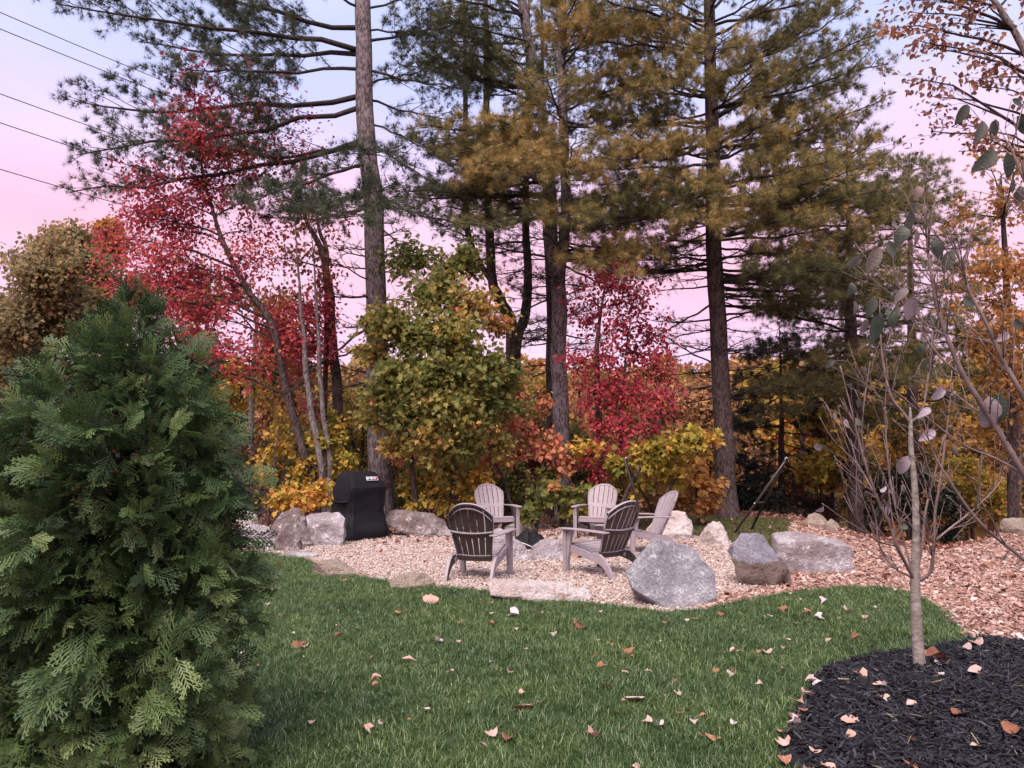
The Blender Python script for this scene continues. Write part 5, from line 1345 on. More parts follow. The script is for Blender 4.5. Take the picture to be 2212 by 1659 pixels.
# ------------------------------------------------------------------ covered grill
def make_grill():
    g = G(768, 1166)
    root = empty('covered_grill', (g.x, g.y + .25, tz(g.x, g.y)), 'barbecue grill under a fitted black cover with a white label', 'grill', rz=R(40))
    # sections: z, half width, half depth front, half depth back, corner roundness
    K = 1.14
    S = [(0, .45, .40, .38), (.10, .43, .375, .36), (.30, .39, .33, .33), (.50, .35, .295, .30), (.68, .345, .29, .30), (.80, .35, .30, .30), (.90, .35, .31, .30), (.96, .345, .30, .29), (1.08, .315, .235, .255), (1.19, .275, .165, .20), (1.235, .255, .13, .16), (1.25, .23, .11, .14)]
    zs = [z for z in np.linspace(0, 1.25, 36)] 
    S = [(z,) + tuple(float(np.interp(z, [q[0] for q in S], [q[c_] for q in S])) for c_ in (1, 2, 3)) for z in zs]
    n = 96
    V, Fs = [], []
    for (z, hw, df, db) in S:
        hw, df, db = hw * K, df * K, db * K
        for k in range(n):
            a = 2 * math.pi * k / n
            ca, sa = math.cos(a), math.sin(a)
            e = .20
            x = hw * (abs(ca) ** e) * (1 if ca > 0 else -1)
            hy = db if sa > 0 else df
            y = hy * (abs(sa) ** e) * (1 if sa > 0 else -1)
            p = Vector((x, y, z))
            w_ = max(0, 1 - z / .95)
            fold = noise.noise((x * 6.5, y * 6.5, z * .6)) * .13 * w_ + noise.noise((x * 15, y * 15, z * 1.4)) * .034 * (.35 + w_)
            dent = noise.noise((x * 4 + 3, y * 4, z * 6)) * .022 + abs(noise.noise((x * 7 + z * 3, y * 7, z * 5 - x * 3))) * .03 - .012
            q = Vector((x, y, 0)).normalized()
            p += q * (fold + dent)
            V.append(p)
    for i in range(len(S) - 1):
        for k in range(n):
            k2 = (k + 1) % n
            Fs.append((i * n + k, i * n + k2, (i + 1) * n + k2, (i + 1) * n + k))
    Fs.append(tuple((len(S) - 1) * n + k for k in range(n)))
    mb = MB(); mb.add(V, Fs)
    cov = mb.build('cover', M['cover'], root, True)
    sub = cov.modifiers.new('sub', 'SUBSURF'); sub.levels = 1; sub.render_levels = 1
    # seam cords along the lid edges, strap on the side
    sm = MB()
    for sx in (-1, 1):
        sm.tube([(sx * .345 * K, -.312 * K, .93), (sx * .318 * K, -.246 * K, 1.08), (sx * .290 * K, -.172 * K, 1.19), (sx * .262 * K, -.10 * K, 1.240)], [.007] * 4, 5)
    sm.tube([(-.30 * K, -.318 * K, .945), (0, -.325 * K, .95), (.30 * K, -.318 * K, .945)], [.006] * 3, 5)
    sm.build('seam', M['cover'], root, True)
    sp = MB(); sp.tube([(-.345 * K, -.26 * K, .70), (-.372 * K, -.08 * K, .685), (-.372 * K, .08 * K, .69), (-.345 * K, .22 * K, .70)], [.026] * 4, 5)
    sp.build('strap', M['cover'], root, True)
    # label on the sloping front panel
    nrm = Vector((0, -.115, .070)).cross(Vector((1, 0, 0)))
    a, b = Vector((0, -.308 * K, .965)), Vector((0, -.170 * K, 1.185))
    upv = (b - a).normalized(); nv = Vector((1, 0, 0)).cross(upv).normalized()
    if nv.y > 0: nv = -nv
    ctr = a.lerp(b, .62) + Vector((.12, 0, 0)) + nv * .018
    rot = Matrix((Vector((1, 0, 0)), upv, nv)).transposed()
    def plate(nm, cx, cy, hx, hy, off, mat, par):
        q = MB(); q.box((0, 0, 0), (hx, hy, .002))
        o = q.build(nm, mat, par, False)
        return o, (cx, cy, off)
    lb, _ = plate('label_plate', 0, 0, .120, .040, 0, M['label_white'], root)
    lb.matrix_local = Matrix.Translation(ctr) @ rot.to_4x4()
    inn, _ = plate('label_field', 0, 0, .113, .033, 0, M['cover'], lb); inn.location = (0, 0, .002)
    tcu = bpy.data.curves.new('lettering', 'FONT'); tcu.body = 'weber'; tcu.size = .078; tcu.extrude = .001; tcu.align_x = 'CENTER'; tcu.align_y = 'CENTER'
    tcu.offset = .0022
    to = bpy.data.objects.new('lettering', tcu); C.objects.link(to)
    dg = bpy.context.evaluated_depsgraph_get()
    tm = bpy.data.meshes.new_from_object(to.evaluated_get(dg))
    bpy.data.objects.remove(to)
    tm.materials.clear(); tm.materials.append(M['label_white'])
    t2 = link('lettering', tm, lb); t2.location = (-.022, .004, .0055)
    q = MB(); q.tube([(0, 0, 0), (0, 0, .002)], [.018, .018], 14)
    rd = q.build('emblem', M['label_red'], lb); rd.location = (.086, .002, .0045)
    return root
make_grill()

# ------------------------------------------------------------------ fire pit contents
pc = G(1146, 1188)
def tarp():
    root = empty('black_tarp', (pc.x, pc.y + .25, tz(pc.x, pc.y)), 'crumpled black cover lying in the middle of the fire pit', 'cover')
    n = 26
    V, Fs = [], []
    for j in range(n):
        for i in range(n):
            u, v = i / (n - 1) * 2 - 1, j / (n - 1) * 2 - 1
            r = max(abs(u), abs(v))
            z = .26 * (1 - r ** 2.2) + .07 * noise.fractal((u * 2.2, v * 2.2, 4), .8, 2, 4) + .06 * abs(noise.noise((u * 3.5, v * 3.5, 1)))
            if u < -.1: z += .05 * (1 - r)
            V.append((u * .30, v * .26, max(-.02, z * (1 if r < .98 else 0))))
    for j in range(n - 1):
        for i in range(n - 1):
            a = j * n + i
            Fs.append((a, a + 1, a + n + 1, a + n))
    mb = MB(); mb.add(V, Fs); mb.build('cloth', M['tarp'], root, False)
    mb = MB(); mb.tube([(-.27, -.22, .12), (-.15, -.27, .13), (-.02, -.28, .08), (.10, -.29, .02)], [.006] * 4, 5)
    mb.build('drawstring', M['label_white'], root, True)
tarp()
def log():
    a, b = G(1243, 1208), G(1306, 1200)
    r = .072
    root = empty('log', (a.x, a.y, tz(a.x, a.y)), 'short cut log with a pale sawn end beside the fire pit', 'log')
    a0 = Vector((0, 0, r + .005)); b0 = Vector((b.x - a.x + .05, b.y - a.y + .05, r + .005))
    mb = MB(); mb.tube([a0, a0.lerp(b0, .5), b0], [r, r * .95, r * .97], 14, False); mb.build('bark', M['bark_grey'], root, True)
    d = (b0 - a0).normalized()
    for p, s in ((a0, -1), (b0, 1)):
        mb = MB(); mb.tube([p - d * s * .01, p + d * s * .006], [r * .97, r * .95], 14); mb.build('sawn_end', M['cut_wood'], root)
log()
mb = MB()
sa, sb = P(1192, 1187, 12.4), P(1250, 1173, 12.9)
mb.tube([sa - sa, (sb - sa) * .5 + Vector((0, 0, .01)), sb - sa], [.010, .010, .008], 6)
st_ = mb.build('poking_stick', M['steel_tube'], None, True); st_.location = sa
tag(st_, 'thin dark stick lying across the fire pit stones', 'stick')

# ------------------------------------------------------------------ hammock stand
def stand():
    L_top, R_top = P(1350, 996, 15.4), P(1696, 996, 15.2)
    lb = [G(1440, 1150), G(1405, 1132)]
    legsL = [Vector((P(1398, 1128, 14.9).x, 14.9, .03)), Vector((P(1432, 1110, 15.9).x, 15.9, .03))]
    legsR = [Vector((P(1584, 1150, 14.9).x, 14.9, .03)), Vector((P(1622, 1146, 15.7).x, 15.7, .03))]
    base = Vector(((L_top.x + R_top.x) / 2, 15.4, 0))
    root = empty('hammock_stand', base, 'dark steel hammock stand with two leaning arms, no hammock on it', 'hammock stand')
    def t(nm, pts, r, mat='steel_tube', parent=None):
        mb = MB(); mb.tube([Vector(p) - base for p in pts], [r] * len(pts), 8)
        return mb.build(nm, M[mat], parent or root, True)
    for top, legs in ((L_top, legsL), (R_top, legsR)):
        for lg in legs:
            t('leg_tube', [lg, lg.lerp(top, .97) , top], .024)
        m1, m2 = legs[0].lerp(top, .42), legs[1].lerp(top, .42)
        cb = t('crossbar', [m1, m2], .016)
        for m_ in (m1, m2): t('bolt', [m_ + Vector((-.03, -.03, 0)), m_ + Vector((-.03, -.045, 0))], .013, 'zinc', cb)
        hk = [top, top + Vector((0, 0, .05)), top + Vector((.03, 0, .075)), top + Vector((.055, 0, .05))]
        t('hook', hk, .009, 'zinc')
        t('foot_bar', [legs[0] + Vector((0, -.05, 0)), legs[1] + Vector((0, .05, 0))], .022)
    t('base_rail', [(legsL[0] + legsL[1]) / 2, (legsR[0] + legsR[1]) / 2], .024)
stand()

# ------------------------------------------------------------------ power lines
for i, (a, b, Yw, nm) in enumerate([((-60, 3), (380, 187), 30, 'uppermost of the five'), ((-60, 40), (400, 223), 30, 'second highest of the five'), ((-60, 183), (400, 345), 30, 'middle one of the five'), ((-60, 247), (400, 397), 30, 'second lowest of the five'), ((-60, 350), (400, 481), 30, 'lowest of the five')]):
    p, q = P(a[0], a[1], Yw - 6), P(b[0], b[1], Yw + 6)
    d = q - p
    pts = []
    for k in range(25):
        t = -0.8 + 3.2 * k / 24
        w_ = p + d * t
        w_.z += .12 * ((t - .5) ** 2) * 1.2
        pts.append(w_ - p)
    mb = MB(); mb.tube(pts, [.016] * 25, 5)
    o = mb.build('power_line', M['wire'], None, True); o.location = p
    tag(o, 'thin black overhead power line against the sky, ' + nm, 'power line', 'overhead power lines')

# ------------------------------------------------------------------ evergreen shrub (arborvitae)
def frond_tpl(seed, plain=False):
    r_ = random.Random(seed)
    V, Fs = [], []
    def strip(p, q, w0, w1, z0, z1):
        d = (Vector(q) - Vector(p)).normalized(); s_ = Vector((-d.y, d.x))
        b = len(V)
        p, q = Vector(p), Vector(q)
        V.extend([(p.x + s_.x * w0, p.y + s_.y * w0, z0), (p.x - s_.x * w0, p.y - s_.y * w0, z0), (q.x - s_.x * w1, q.y - s_.y * w1, z1), (q.x + s_.x * w1, q.y + s_.y * w1, z1)])
        Fs.append((b, b + 1, b + 2, b + 3))
    zf = lambda x, y: -.30 * y * y - .25 * abs(x)
    strip((0, 0), (0, .95), .016, .012, 0, zf(0, .95))
    n = 7
    for i in range(n):
        t = .12 + .78 * i / n
        for sg in (-1, 1):
            l = (.46 * (1 - t) ** .6 * min(1, .5 + t) + .13) * r_.uniform(.75, 1.2)
            ang = R(r_.uniform(38, 54))
            p = (0, t + (.05 if sg > 0 else 0)); q = (sg * math.sin(ang) * l, p[1] + math.cos(ang) * l)
            strip(p, q, .03 if plain else .016, .02 if plain else .012, zf(*p), zf(*q))
            m = 0 if plain else max(1, int(l * 8))
            for j in range(m):
                u = .25 + .75 * (j + .5) / m
                c_ = (p[0] + (q[0] - p[0]) * u, p[1] + (q[1] - p[1]) * u)
                for s2 in (-1, 1):
                    a2 = math.atan2(q[0] - p[0], q[1] - p[1]) + s2 * R(38)
                    l2 = .105 * (1.15 - .4 * u) * r_.uniform(.7, 1.3)
                    e = (c_[0] + math.sin(a2) * l2, c_[1] + math.cos(a2) * l2)
                    strip(c_, e, .015, .011, zf(*c_), zf(*e))
    return V, Fs
def arborvitae():
    random.seed(21)
    base = Vector((P(240, 1600, 3.95).x, 3.95, 0)); base.z = tz(base.x, base.y)
    root = empty('arborvitae_shrub', base, 'dense dark green arborvitae with feathery sprays on the lawn', 'shrub')
    Ht = 2.40
    mb = MB(); mb.tube([(0, 0, -.1), (.01, 0, .8), (0, .02, 1.6), (.01, 0, 2.3)], [.05, .04, .025, .006], 8); mb.build('trunk', M['bark_dark'], root, True)
    def prof(h):      # radius at height fraction
        return np.interp(h, [0, .1, .3, .5, .65, .76, .84, .91, .96, 1.0], [.50, .53, .54, .54, .50, .39, .26, .15, .08, .02])
    n = 5200
    h = rng.uniform(0.0, 1.0, n * 3)
    h = h[rng.uniform(0, 1, n * 3) < (prof(h) / .56)][:n]
    n = len(h)
    az = rng.uniform(0, 2 * np.pi, n)
    lump = np.array([(noise.noise((math.cos(a) * 2.6, math.sin(a) * 2.6, hh * 7.0)) + .5 * noise.noise((math.cos(a) * 6, math.sin(a) * 6, hh * 15.0))) for a, hh in zip(az, h)])
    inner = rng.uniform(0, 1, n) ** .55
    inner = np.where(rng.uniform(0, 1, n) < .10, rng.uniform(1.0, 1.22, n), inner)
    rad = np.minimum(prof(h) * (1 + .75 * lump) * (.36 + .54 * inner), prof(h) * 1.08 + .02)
    pos = np.stack([rad * np.cos(az), rad * np.sin(az), .02 + h * Ht * .985 + .05 * lump], -1)
    outw = np.stack([np.cos(az), np.sin(az), np.zeros(n)], -1)
    upc = np.interp(h, [0, .3, .8, 1], [-.05, .12, .6, 1.8])
    axis = outw + np.array([0, 0, 1]) * (upc + rng.normal(0, .5, n))[:, None] + rng.normal(0, .45, (n, 3))
    nr = np.array([0, 0, 1.0]) * .7 + outw * .45 + rng.normal(0, .6, (n, 3))
    size = rng.uniform(.085, .20, n) * np.interp(h, [0, .8, 1], [1, .95, .7])
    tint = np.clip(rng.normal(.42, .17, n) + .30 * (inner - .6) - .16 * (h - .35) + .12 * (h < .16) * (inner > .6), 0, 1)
    front = pos[:, 1] - 0.4 * rad * (inner - .5) 
    score = pos[:, 1] * 1.0 - inner * .5
    order = np.argsort(score)
    a, b = order[:300], order[300:]
    for k in range(3):
        sel = a[k::3]
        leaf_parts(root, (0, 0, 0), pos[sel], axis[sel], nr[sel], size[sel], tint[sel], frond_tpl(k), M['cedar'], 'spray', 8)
    tv = frond_tpl(4)
    deep = b[inner[b] < .55]; b = b[inner[b] >= .55]
    for q, tvq in ((b, [frond_tpl(k) for k in range(10, 15)]), (deep, [frond_tpl(5, True)])):
        pr = [leaves_mesh('spray', np.zeros((1, 3)), np.array([[0, 1., 0]]), np.array([[0, 0, 1.]]), np.ones(1), np.array([.5]), tp_, M['cedar_inst']) for tp_ in tvq]
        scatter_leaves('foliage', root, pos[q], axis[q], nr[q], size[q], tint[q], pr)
    for i in range(46):
        hh = random.uniform(.08, .9); a_ = random.uniform(0, 6.283); rr = float(prof(hh)) * .8
        e = Vector((math.cos(a_) * rr, math.sin(a_) * rr, hh * Ht + .12)); s_ = Vector((0, 0, hh * Ht - .18))
        q = MB(); q.tube(bez(s_, e, -.05, 4), [.012, .009, .007, .005, .003], 5); q.build('branch', M['bark_dark'], root, True)
arborvitae()

# ------------------------------------------------------------------ young trees with few big leaves
def big_leaf_tpl():
    V, Fs = [], []
    n = 9
    for i in range(n + 1):
        t = i / n
        w_ = .25 * math.sin(math.pi * min(1, t ** .8)) ** .8 if 0 < t < 1 else 0
        for s in (-1, -.5, 0, .5, 1):
            V.append((s * w_, t, .16 * abs(s) * w_ * 2.2 - .22 * t * t + .012 * math.sin(t * 26) * abs(s)))
    for i in range(n):
        for k in range(4):
            a = i * 5 + k
            Fs.append((a, a + 1, a + 6, a + 5))
    return V, Fs
def curl(tp, a, b):
    return [(x, y, z + a * x * y * 2 + b * (y - .4) ** 2) for x, y, z in tp[0]], tp[1]
BL = [big_leaf_tpl(), curl(big_leaf_tpl(), .9, .5), curl(big_leaf_tpl(), -.8, -.6)]
def young_tree(name, label, Y, trunk, limbs, leaves, seed, twig_n=4, base_z=None):
    random.seed(seed)
    pp = [P(x, y, Y) for x, y, w_ in trunk]; rr = [w_ * Y / F / 2 for x, y, w_ in trunk]
    base = pp[0].copy(); base.z = tz(base.x, base.y) + (mound(base.x, base.y) if base_z is None else base_z)
    pp[0].z = base.z - .05
    root = empty(name, base, label, 'young tree')
    sp, sr = smooth_path(pp, rr, 5)
    mb = MB(); mb.tube(sp, sr, 12); local(mb, base)
    mb.build('trunk', M['young_bark'], root, True)
    tips = []
    for lb in limbs:
        dd = lb[0]; pts = [P(x, y, Y + dd * min(1, i / 2)) for i, (x, y, w_) in enumerate(lb[1])]; r = [w_ * .74 * Y / F / 2 for x, y, w_ in lb[1]]
        sp, sr = smooth_path(pts, r, 4)
        mb = MB(); mb.tube(sp, sr, 7)
        L = sum((sp[i + 1] - sp[i]).length for i in range(len(sp) - 1))
        for j in range(int(twig_n * L / .5) + 2):
            i0 = random.randint(max(1, len(sp) // 5), len(sp) - 2)
            d = (sp[i0 + 1] - sp[i0]).normalized()
            o_ = d.orthogonal().normalized(); o_.rotate(Matrix.Rotation(random.uniform(0, 6.28), 3, d))
            dr = (d * .9 + o_ * random.uniform(.5, 1.0) + Vector((0, 0, .35))).normalized()
            l = random.uniform(.10, .45)
            e = sp[i0] + dr * l + Vector((0, 0, .06 * l))
            tw = bez(sp[i0], e, -.06 * l, 4)
            r0 = min(sr[i0] * .6, .0042)
            mb.tube(tw, [r0, r0 * .85, r0 * .7, r0 * .6, r0 * .5], 4, True)
            if random.random() < .6:
                mb.tube([e, e + dr * .012, e + dr * .02], [r0 * .5, r0 * 1.2, r0 * .3], 5)   # bud
            if random.random() < .6:
                e2 = tw[2] + (dr + Vector(rng.normal(0, .6, 3))).normalized() * l * .5
                mb.tube([tw[2], e2], [r0 * .6, r0 * .4], 4, True)
            tips.append(e)
        local(mb, base)
        mb.build('branch', M['young_twig'], root, True)
    pos, ax, nr, sz, ti = [], [], [], [], []
    for (x, y, ln, ang, t_, dd) in leaves:
        b = P(x, y, Y + dd)
        # nearest twig end carries the leaf
        s_ = min(tips, key=lambda q: (q - b).length)
        a = R(ang)
        mb = MB(); mb.tube(bez(s_, b, .01, 3), [.0022, .002, .002, .0018], 4); local(mb, base); mb.build('stalk', M['young_twig'], root, True)
        pos.append(tuple(b)); ax.append((math.sin(a), random.uniform(-.4, .4), -math.cos(a))); nr.append((random.uniform(-.7, .7), -1, random.uniform(-.4, .5)))
        sz.append(ln * (Y + dd) / F * .82); ti.append(min(1, max(0, t_ + random.uniform(-.2, .2))))
    for q in random.sample(tips, min(len(tips), 26)):
        pos.append(tuple(q)); ax.append((random.uniform(-.7, .7), random.uniform(-.5, .5), -1)); nr.append(tuple(rng.normal(0, 1, 3))); sz.append(random.uniform(.03, .075)); ti.append(random.uniform(.1, 1))
    for k in range(3):
        leaf_parts(root, base, np.array(pos)[k::3], np.array(ax)[k::3], np.array(nr)[k::3], np.array(sz)[k::3], np.array(ti)[k::3], BL[k], M['dogwood_leaf'], 'leaf', 8)
young_tree('young_tree', 'young tree with a smooth stem and upswept bare branches in black mulch', 5.55,
           [(1992, 1478, 27), (1985, 1420, 24), (1980, 1340, 22), (1977, 1258, 20), (1979, 1150, 15), (1976, 1056, 13), (1968, 969, 11), (1967, 912, 8), (1966, 880, 3)],
           [(0.0, [(1967, 912, 9), (1950, 890, 8), (1929, 865, 8), (1915, 823, 7), (1905, 760, 5), (1900, 700, 3)]), (.05, [(1967, 912, 8), (1992, 886, 8), (2006, 806, 7), (2013, 740, 6), (2016, 690, 4)]),
            (-.15, [(1975, 1252, 11), (1955, 1215, 10), (1936, 1177, 10), (1922, 1132, 9), (1898, 1083, 8), (1872, 1010, 7), (1850, 930, 5), (1838, 880, 4), (1815, 790, 3)]), (.1, [(1972, 1248, 7), (1930, 1225, 6), (1900, 1180, 5), (1892, 1120, 4), (1880, 1080, 3)]),
            (-.05, [(1984, 1254, 11), (2008, 1238, 10), (2015, 1205, 9), (2018, 1165, 9), (2020, 1106, 8), (2032, 1030, 7), (2045, 930, 6), (2052, 870, 4), (2056, 800, 3)]), (.1, [(2018, 1169, 6), (2060, 1135, 6), (2092, 1110, 5), (2145, 1061, 4), (2172, 1024, 3)]),
            (.2, [(1982, 1230, 8), (1992, 1180, 7), (2000, 1100, 7), (2020, 1020, 5), (2040, 940, 3)]), (-.2, [(1936, 1180, 5), (1890, 1165, 5), (1849, 1118, 4), (1822, 1070, 2)]), (.1, [(1972, 1240, 7), (1950, 1160, 6), (1925, 1050, 6), (1915, 960, 5), (1912, 880, 4), (1918, 800, 2)]), (.2, [(1898, 1083, 6), (1880, 1050, 5), (1850, 1000, 4), (1800, 950, 3), (1770, 900, 2)]), (-.1, [(1872, 1010, 5), (1862, 940, 4), (1868, 860, 4), (1880, 780, 2)])],
           [(1915, 1090, 34, 10, .95, 0), (1940, 1130, 28, 60, .3, 0), (1962, 985, 60, -20, .8, 0), (2020, 930, 52, -60, 1, 0), (1895, 1095, 26, 0, .2, 0), (1870, 1060, 22, 20, .3, 0), (1888, 640, 60, -15, .35, 0), (1872, 690, 46, -20, .5, 0), (1840, 610, 36, 5, .45, 0), (1845, 650, 40, 10, .4, 0), (1800, 780, 34, -60, .2, 0), (1830, 830, 22, 60, .2, 0), (1855, 860, 30, 10, .35, 0)], 5, 5)
young_tree('young_tree', 'second young tree leaning in from beside the mulch, large drooping grey leaves', 4.5,
           [(2440, 1760, 34), (2420, 1600, 30), (2390, 1450, 28), (2360, 1320, 26)],
           [(.0, [(2362, 1325, 22), (2290, 1150, 20), (2212, 1024, 18), (2138, 899, 17), (2083, 813, 15), (2045, 725, 13), (2026, 662, 11), (2008, 567, 9), (2001, 498, 6), (1995, 400, 3)]), (-.2, [(2360, 1320, 18), (2290, 1000, 17), (2213, 861, 15), (2168, 780, 13), (2130, 697, 11), (2090, 620, 9), (2072, 555, 5), (2050, 500, 3)]),
            (.2, [(2362, 1330, 14), (2280, 1262, 11), (2212, 1208, 11), (2138, 1149, 10), (2096, 1104, 9), (2051, 1038, 7), (2017, 979, 6), (2000, 930, 3)]), (.1, [(2212, 1024, 9), (2150, 990, 8), (2080, 960, 6), (2000, 900, 5), (1940, 850, 4), (1890, 820, 3)]), (-.1, [(2360, 1300, 14), (2330, 900, 13), (2290, 600, 12), (2240, 450, 11), (2200, 360, 9), (2180, 310, 6)]),
            (.1, [(2083, 813, 8), (2030, 770, 7), (1980, 700, 5), (1940, 640, 4), (1905, 600, 3)]), (.15, [(2045, 725, 7), (1990, 690, 5), (1935, 600, 4), (1930, 520, 3)]), (.0, [(2168, 780, 7), (2140, 740, 5), (2080, 720, 4), (2040, 650, 3)]), (.2, [(2138, 899, 8), (2100, 880, 6), (2060, 850, 5), (1990, 820, 3)])],
           [(2125, 262, 66, -20, .45, 0), (2150, 258, 62, -5, .05, 0), (2150, 320, 74, -30, .1, 0), (2175, 330, 70, 10, .15, 0), (2185, 370, 60, 5, .5, 0), (2200, 250, 60, 40, .05, 0), (2090, 225, 60, -25, .2, 0), (2185, 215, 56, 50, .15, 0), (2205, 400, 50, 0, .4, 0),
            (1900, 535, 74, -25, .5, 0), (1920, 520, 50, 10, .05, 0), (1950, 485, 60, -10, .25, 0), (1968, 455, 66, -5, .6, 0), (1980, 500, 60, -12, .95, 0), (2020, 515, 60, 10, .55, 0), (2055, 540, 64, -15, .4, 0), (2035, 545, 40, -30, .2, 0), (1985, 400, 40, -10, .6, 0), (1975, 440, 40, -15, .15, 0), (1975, 640, 66, -10, .95, 0), (1960, 620, 50, -40, .7, 0), (1940, 660, 60, -25, .5, 0), (1900, 680, 90, -20, .25, 0), (1915, 670, 50, 30, .1, 0), (2180, 720, 44, -60, .8, 0), (2040, 845, 50, -70, 1, 0), (2140, 855, 84, -5, .75, 0), (2160, 850, 96, -8, .05, 0), (2085, 640, 40, 15, .1, 0), (1990, 740, 36, 0, .2, 0), (1995, 775, 34, 10, .3, 0), (1860, 560, 50, -70, .5, 0), (2010, 880, 40, -50, .95, 0)], 6, 5, 0.0)

# ------------------------------------------------------------------ fallen leaves, one by one
def dry_leaf_mesh(seed, kind):
    r_ = random.Random(seed)
    V, Fs = [], []
    if kind != 1:      # lobed leaf
        base_v, base_f = OAK if kind == 0 else MAPLE
        base_v = [(a, b, 0) for a, b, c_ in base_v]
        wd = r_.uniform(1.1, 1.6) if kind == 0 else 1.0
    else:
        base_v, base_f = ([(0, 0, 0), (-.2, .2, 0), (-.3, .45, 0), (-.24, .7, 0), (-.1, .9, 0), (0, 1, 0), (.1, .9, 0), (.24, .7, 0), (.3, .45, 0), (.2, .2, 0)], [(0, 5, 4, 3, 2, 1), (0, 9, 8, 7, 6, 5)])
        wd = 1.0
    cu, be, tw = r_.uniform(.2, 1.8), r_.uniform(-.7, .6), r_.uniform(-.7, .7)
    for (x, y, z) in base_v:
        x *= wd; yy = y - .5
        V.append((x, yy, cu * x * x + be * yy * yy + tw * x * yy + .04 * r_.uniform(-1, 1)))
    bm = bmesh.new()
    vv = [bm.verts.new(v) for v in V]
    for f in base_f: bm.faces.new([vv[i] for i in f])
    bmesh.ops.triangulate(bm, faces=bm.faces)
    me = bpy.data.meshes.new('fallen_leaf'); bm.to_mesh(me); bm.free()
    zmin = min(v.co.z for v in me.vertices)
    for v in me.vertices: v.co.z -= zmin
    return me
def tinted(me, t, mat):
    m2 = me.copy()
    a = m2.attributes.new('tint', 'FLOAT', 'POINT'); a.data.foreach_set('value', [min(1, max(0, t + random.uniform(-.08, .08))) for _ in m2.vertices])
    m2.materials.append(mat)
    return m2
random.seed(33)
LV = {}
for nm, ts, mt in (('pale', (.82, .92, 1.0), 'dry_leaf'), ('pink', (.55, .65, .72), 'dry_leaf'), ('brown', (.08, .2, .32), 'dry_leaf'), ('red', (.2, .6, .9), 'red_dry_leaf')):
    LV[nm] = [tinted(dry_leaf_mesh(random.randint(0, 9999), (0, 2, 0, 1, 2)[k]), t, M[mt]) for k in range(5) for t in ts]
LBL = {('lawn', 'pale'): 'pale whitish dry leaf lying in the grass', ('lawn', 'pink'): 'pinkish tan dry leaf lying in the grass', ('lawn', 'brown'): 'rusty brown dry leaf lying in the grass',
       ('mulch', 'pale'): 'pale whitish dry leaf on the black mulch', ('mulch', 'pink'): 'pinkish tan dry leaf on the black mulch', ('mulch', 'brown'): 'rusty brown dry leaf on the black mulch',
       ('gravel', 'red'): 'small red leaf fallen on the gravel', ('gravel', 'brown'): 'brown leaf fallen on the gravel', ('chips', 'pink'): 'pinkish tan dry leaf lying on the wood chips', ('chips', 'brown'): 'rusty brown dry leaf lying on the wood chips'}
def drop(x, y, where, nm, size, rz=None, tilt=.22):
    o = bpy.data.objects.new('fallen_leaf', random.choice(LV[nm]))
    C.objects.link(o)
    dz = {'lawn': .040, 'mulch': .048, 'gravel': .030, 'chips': .030}[where]
    z = tz(x, y) + dz + (mound(x, y) if where == 'mulch' else 0)
    o.location = (x, y, z)
    o.rotation_euler = (random.gauss(0, tilt), random.gauss(0, tilt), random.uniform(0, 6.28) if rz is None else rz)
    o.scale = (size, size, size)
    tag(o, LBL[(where, nm)], 'leaf', {'lawn': 'fallen leaves on the lawn', 'mulch': 'fallen leaves on the mulch', 'gravel': 'fallen leaves on the gravel', 'chips': 'fallen leaves on the chips'}[where])
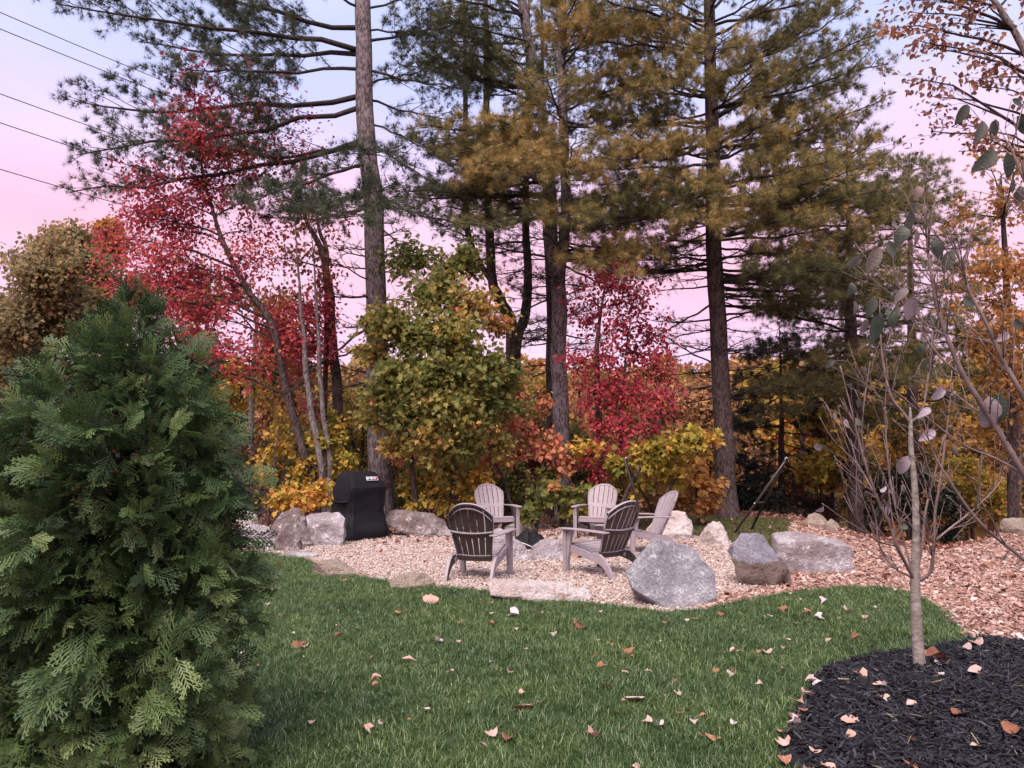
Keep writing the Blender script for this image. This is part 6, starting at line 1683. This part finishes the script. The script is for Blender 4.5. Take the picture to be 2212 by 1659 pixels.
# surveyed leaves: x, y, length in the same pixels, kind
for (x, y, l, nm) in [(648, 1402, 44, 'brown'), (660, 1405, 34, 'pink'), (734, 1380, 34, 'brown'), (944, 1396, 36, 'pale'), (812, 1476, 36, 'pink'), (812, 1490, 28, 'brown'), (884, 1434, 50, 'pink'), (930, 1306, 54, 'pink'), (1106, 1334, 44, 'pale'), (1253, 1365, 38, 'brown'), (1356, 1420, 34, 'brown'), (1310, 1500, 44, 'brown'),
                      (1372, 1530, 66, 'pale'), (1130, 1543, 72, 'pink'), (1332, 1558, 40, 'brown'), (1398, 1578, 34, 'pink'), (1422, 1585, 38, 'pale'), (1540, 1615, 50, 'brown'), (1275, 1600, 46, 'pink'), (1098, 1612, 48, 'brown'), (1062, 1600, 40, 'pink'), (1044, 1625, 30, 'pink'), (790, 1595, 46, 'pink'), (676, 1577, 34, 'pink'), (700, 1510, 32, 'pale'), (920, 1545, 30, 'pale'),
                      (972, 1462, 24, 'pale'), (1060, 1446, 26, 'pale'), (1100, 1468, 32, 'pink'), (1138, 1418, 20, 'pink'), (1198, 1384, 28, 'pale'), (1166, 1334, 24, 'pink'), (1196, 1380, 22, 'pale'), (1480, 1350, 24, 'pale'), (1440, 1356, 24, 'brown'), (1500, 1345, 20, 'brown'), (1560, 1335, 24, 'brown'), (1652, 1420, 40, 'pink'), (1588, 1420, 32, 'pink'), (1660, 1340, 30, 'pale'), (1690, 1330, 30, 'brown'),
                      (1780, 1310, 26, 'pale'), (1830, 1330, 32, 'pale'), (1770, 1345, 32, 'pale'), (1745, 1335, 30, 'brown'), (1720, 1355, 22, 'pale'), (1850, 1385, 30, 'brown'), (1700, 1390, 26, 'pale'), (1790, 1390, 30, 'pink'), (1870, 1345, 26, 'pink'), (1470, 1560, 28, 'brown'), (1500, 1580, 28, 'pale'), (1580, 1470, 30, 'pale'), (1586, 1460, 26, 'brown'), (1545, 1460, 26, 'brown'), (1300, 1455, 34, 'brown'), (1350, 1470, 30, 'pink'), (1400, 1465, 28, 'pink'),
                      (600, 1230, 26, 'brown'), (640, 1234, 22, 'brown'), (590, 1258, 30, 'pale'), (505, 1310, 34, 'pale'), (710, 1280, 24, 'brown'), (742, 1263, 26, 'brown'), (860, 1335, 22, 'brown'), (990, 1355, 20, 'brown'), (1250, 1350, 30, 'brown'), (1640, 1490, 26, 'pink'), (2062, 1352, 46, 'pink'), (1920, 1480, 24, 'brown')]:
    g = G(x, y)
    drop(g.x, g.y, 'lawn', nm, l * g.y / F * .68)
x, y = points_in(LPL, 420, -2.6, 5.8, 3.6, 9.6, (MPL,))
for a, b in list(zip(x, y))[:90]:
    if a < -.9 and b < 5.2: continue
    drop(float(a), float(b), 'lawn', random.choice(('pale', 'pink', 'pink', 'brown', 'brown')), random.uniform(.025, .06))
for (x, y, l, nm) in [(1838, 1585, 46, 'pink'), (1836, 1560, 52, 'pink'), (1790, 1655, 54, 'pink'), (2075, 1560, 74, 'brown'), (2020, 1430, 56, 'brown'), (1856, 1468, 36, 'pink'), (1900, 1497, 34, 'pink'), (1914, 1500, 24, 'pale'), (1908, 1520, 34, 'pink'), (1970, 1534, 38, 'pink'), (2110, 1625, 38, 'pink'), (1970, 1600, 34, 'brown'), (2030, 1480, 30, 'pale'), (2040, 1455, 40, 'pink'), (2110, 1480, 40, 'pink'), (1970, 1655, 56, 'brown'), (1760, 1620, 34, 'pink'), (2190, 1600, 44, 'brown'), (1745, 1500, 44, 'pink'), (1735, 1530, 44, 'brown'), (1730, 1515, 40, 'pink'), (1715, 1560, 36, 'pale'), (1700, 1580, 56, 'brown'), (1690, 1600, 40, 'pink'), (1765, 1482, 34, 'pale'), (1695, 1640, 46, 'brown'), (1755, 1475, 36, 'pink'), (1790, 1462, 30, 'brown'), (2110, 1402, 46, 'pink'), (2085, 1410, 40, 'pale'), (2010, 1422, 34, 'brown'), (1720, 1545, 34, 'brown')]:
    g = G(x, y, .06)
    drop(g.x, g.y, 'mulch', nm, l * g.y / F * .8)
x, y = points_in(GPL, 300, -4, 4, 8, 17, (LPL,))
for a, b in list(zip(x, y))[:36]: drop(float(a), float(b), 'gravel', random.choice(('red', 'brown', 'brown')), random.uniform(.04, .085))
x, y = points_in(CPL, 500, 2, 10, 6, 17, (LPL, MPL, GPL))
for a, b in list(zip(x, y))[:60]: drop(float(a), float(b), 'chips', random.choice(('pink', 'pink', 'brown')), random.uniform(.06, .13))
# leaf litter blown against the wood's edge
def litter_mesh(seed):
    me = dry_leaf_mesh(seed, seed % 2); me.materials.append(M['litter']); return me
x = rng.uniform(-9, 12, 26000); y = rng.uniform(11.5, 24, 26000)
k = ~inside(LPL, x, y) & ~inside(CPL, x, y) & (~inside(GPL, x, y) | (y > 13.2 + rng.uniform(0, 3, len(y)))) & ~(inside(BPL, x, y) & (rng.uniform(0, 1, len(y)) > .15))
x, y = x[k], y[k]; n = len(x)
scatter('leaf_litter', lay(x, y, .018) , np.stack([rng.normal(0, .4, n), rng.normal(0, .4, n), rng.uniform(0, 6.28, n)], -1), np.ones((n, 3)) * rng.uniform(.05, .11, (n, 1)), [litter_mesh(i) for i in range(8)])
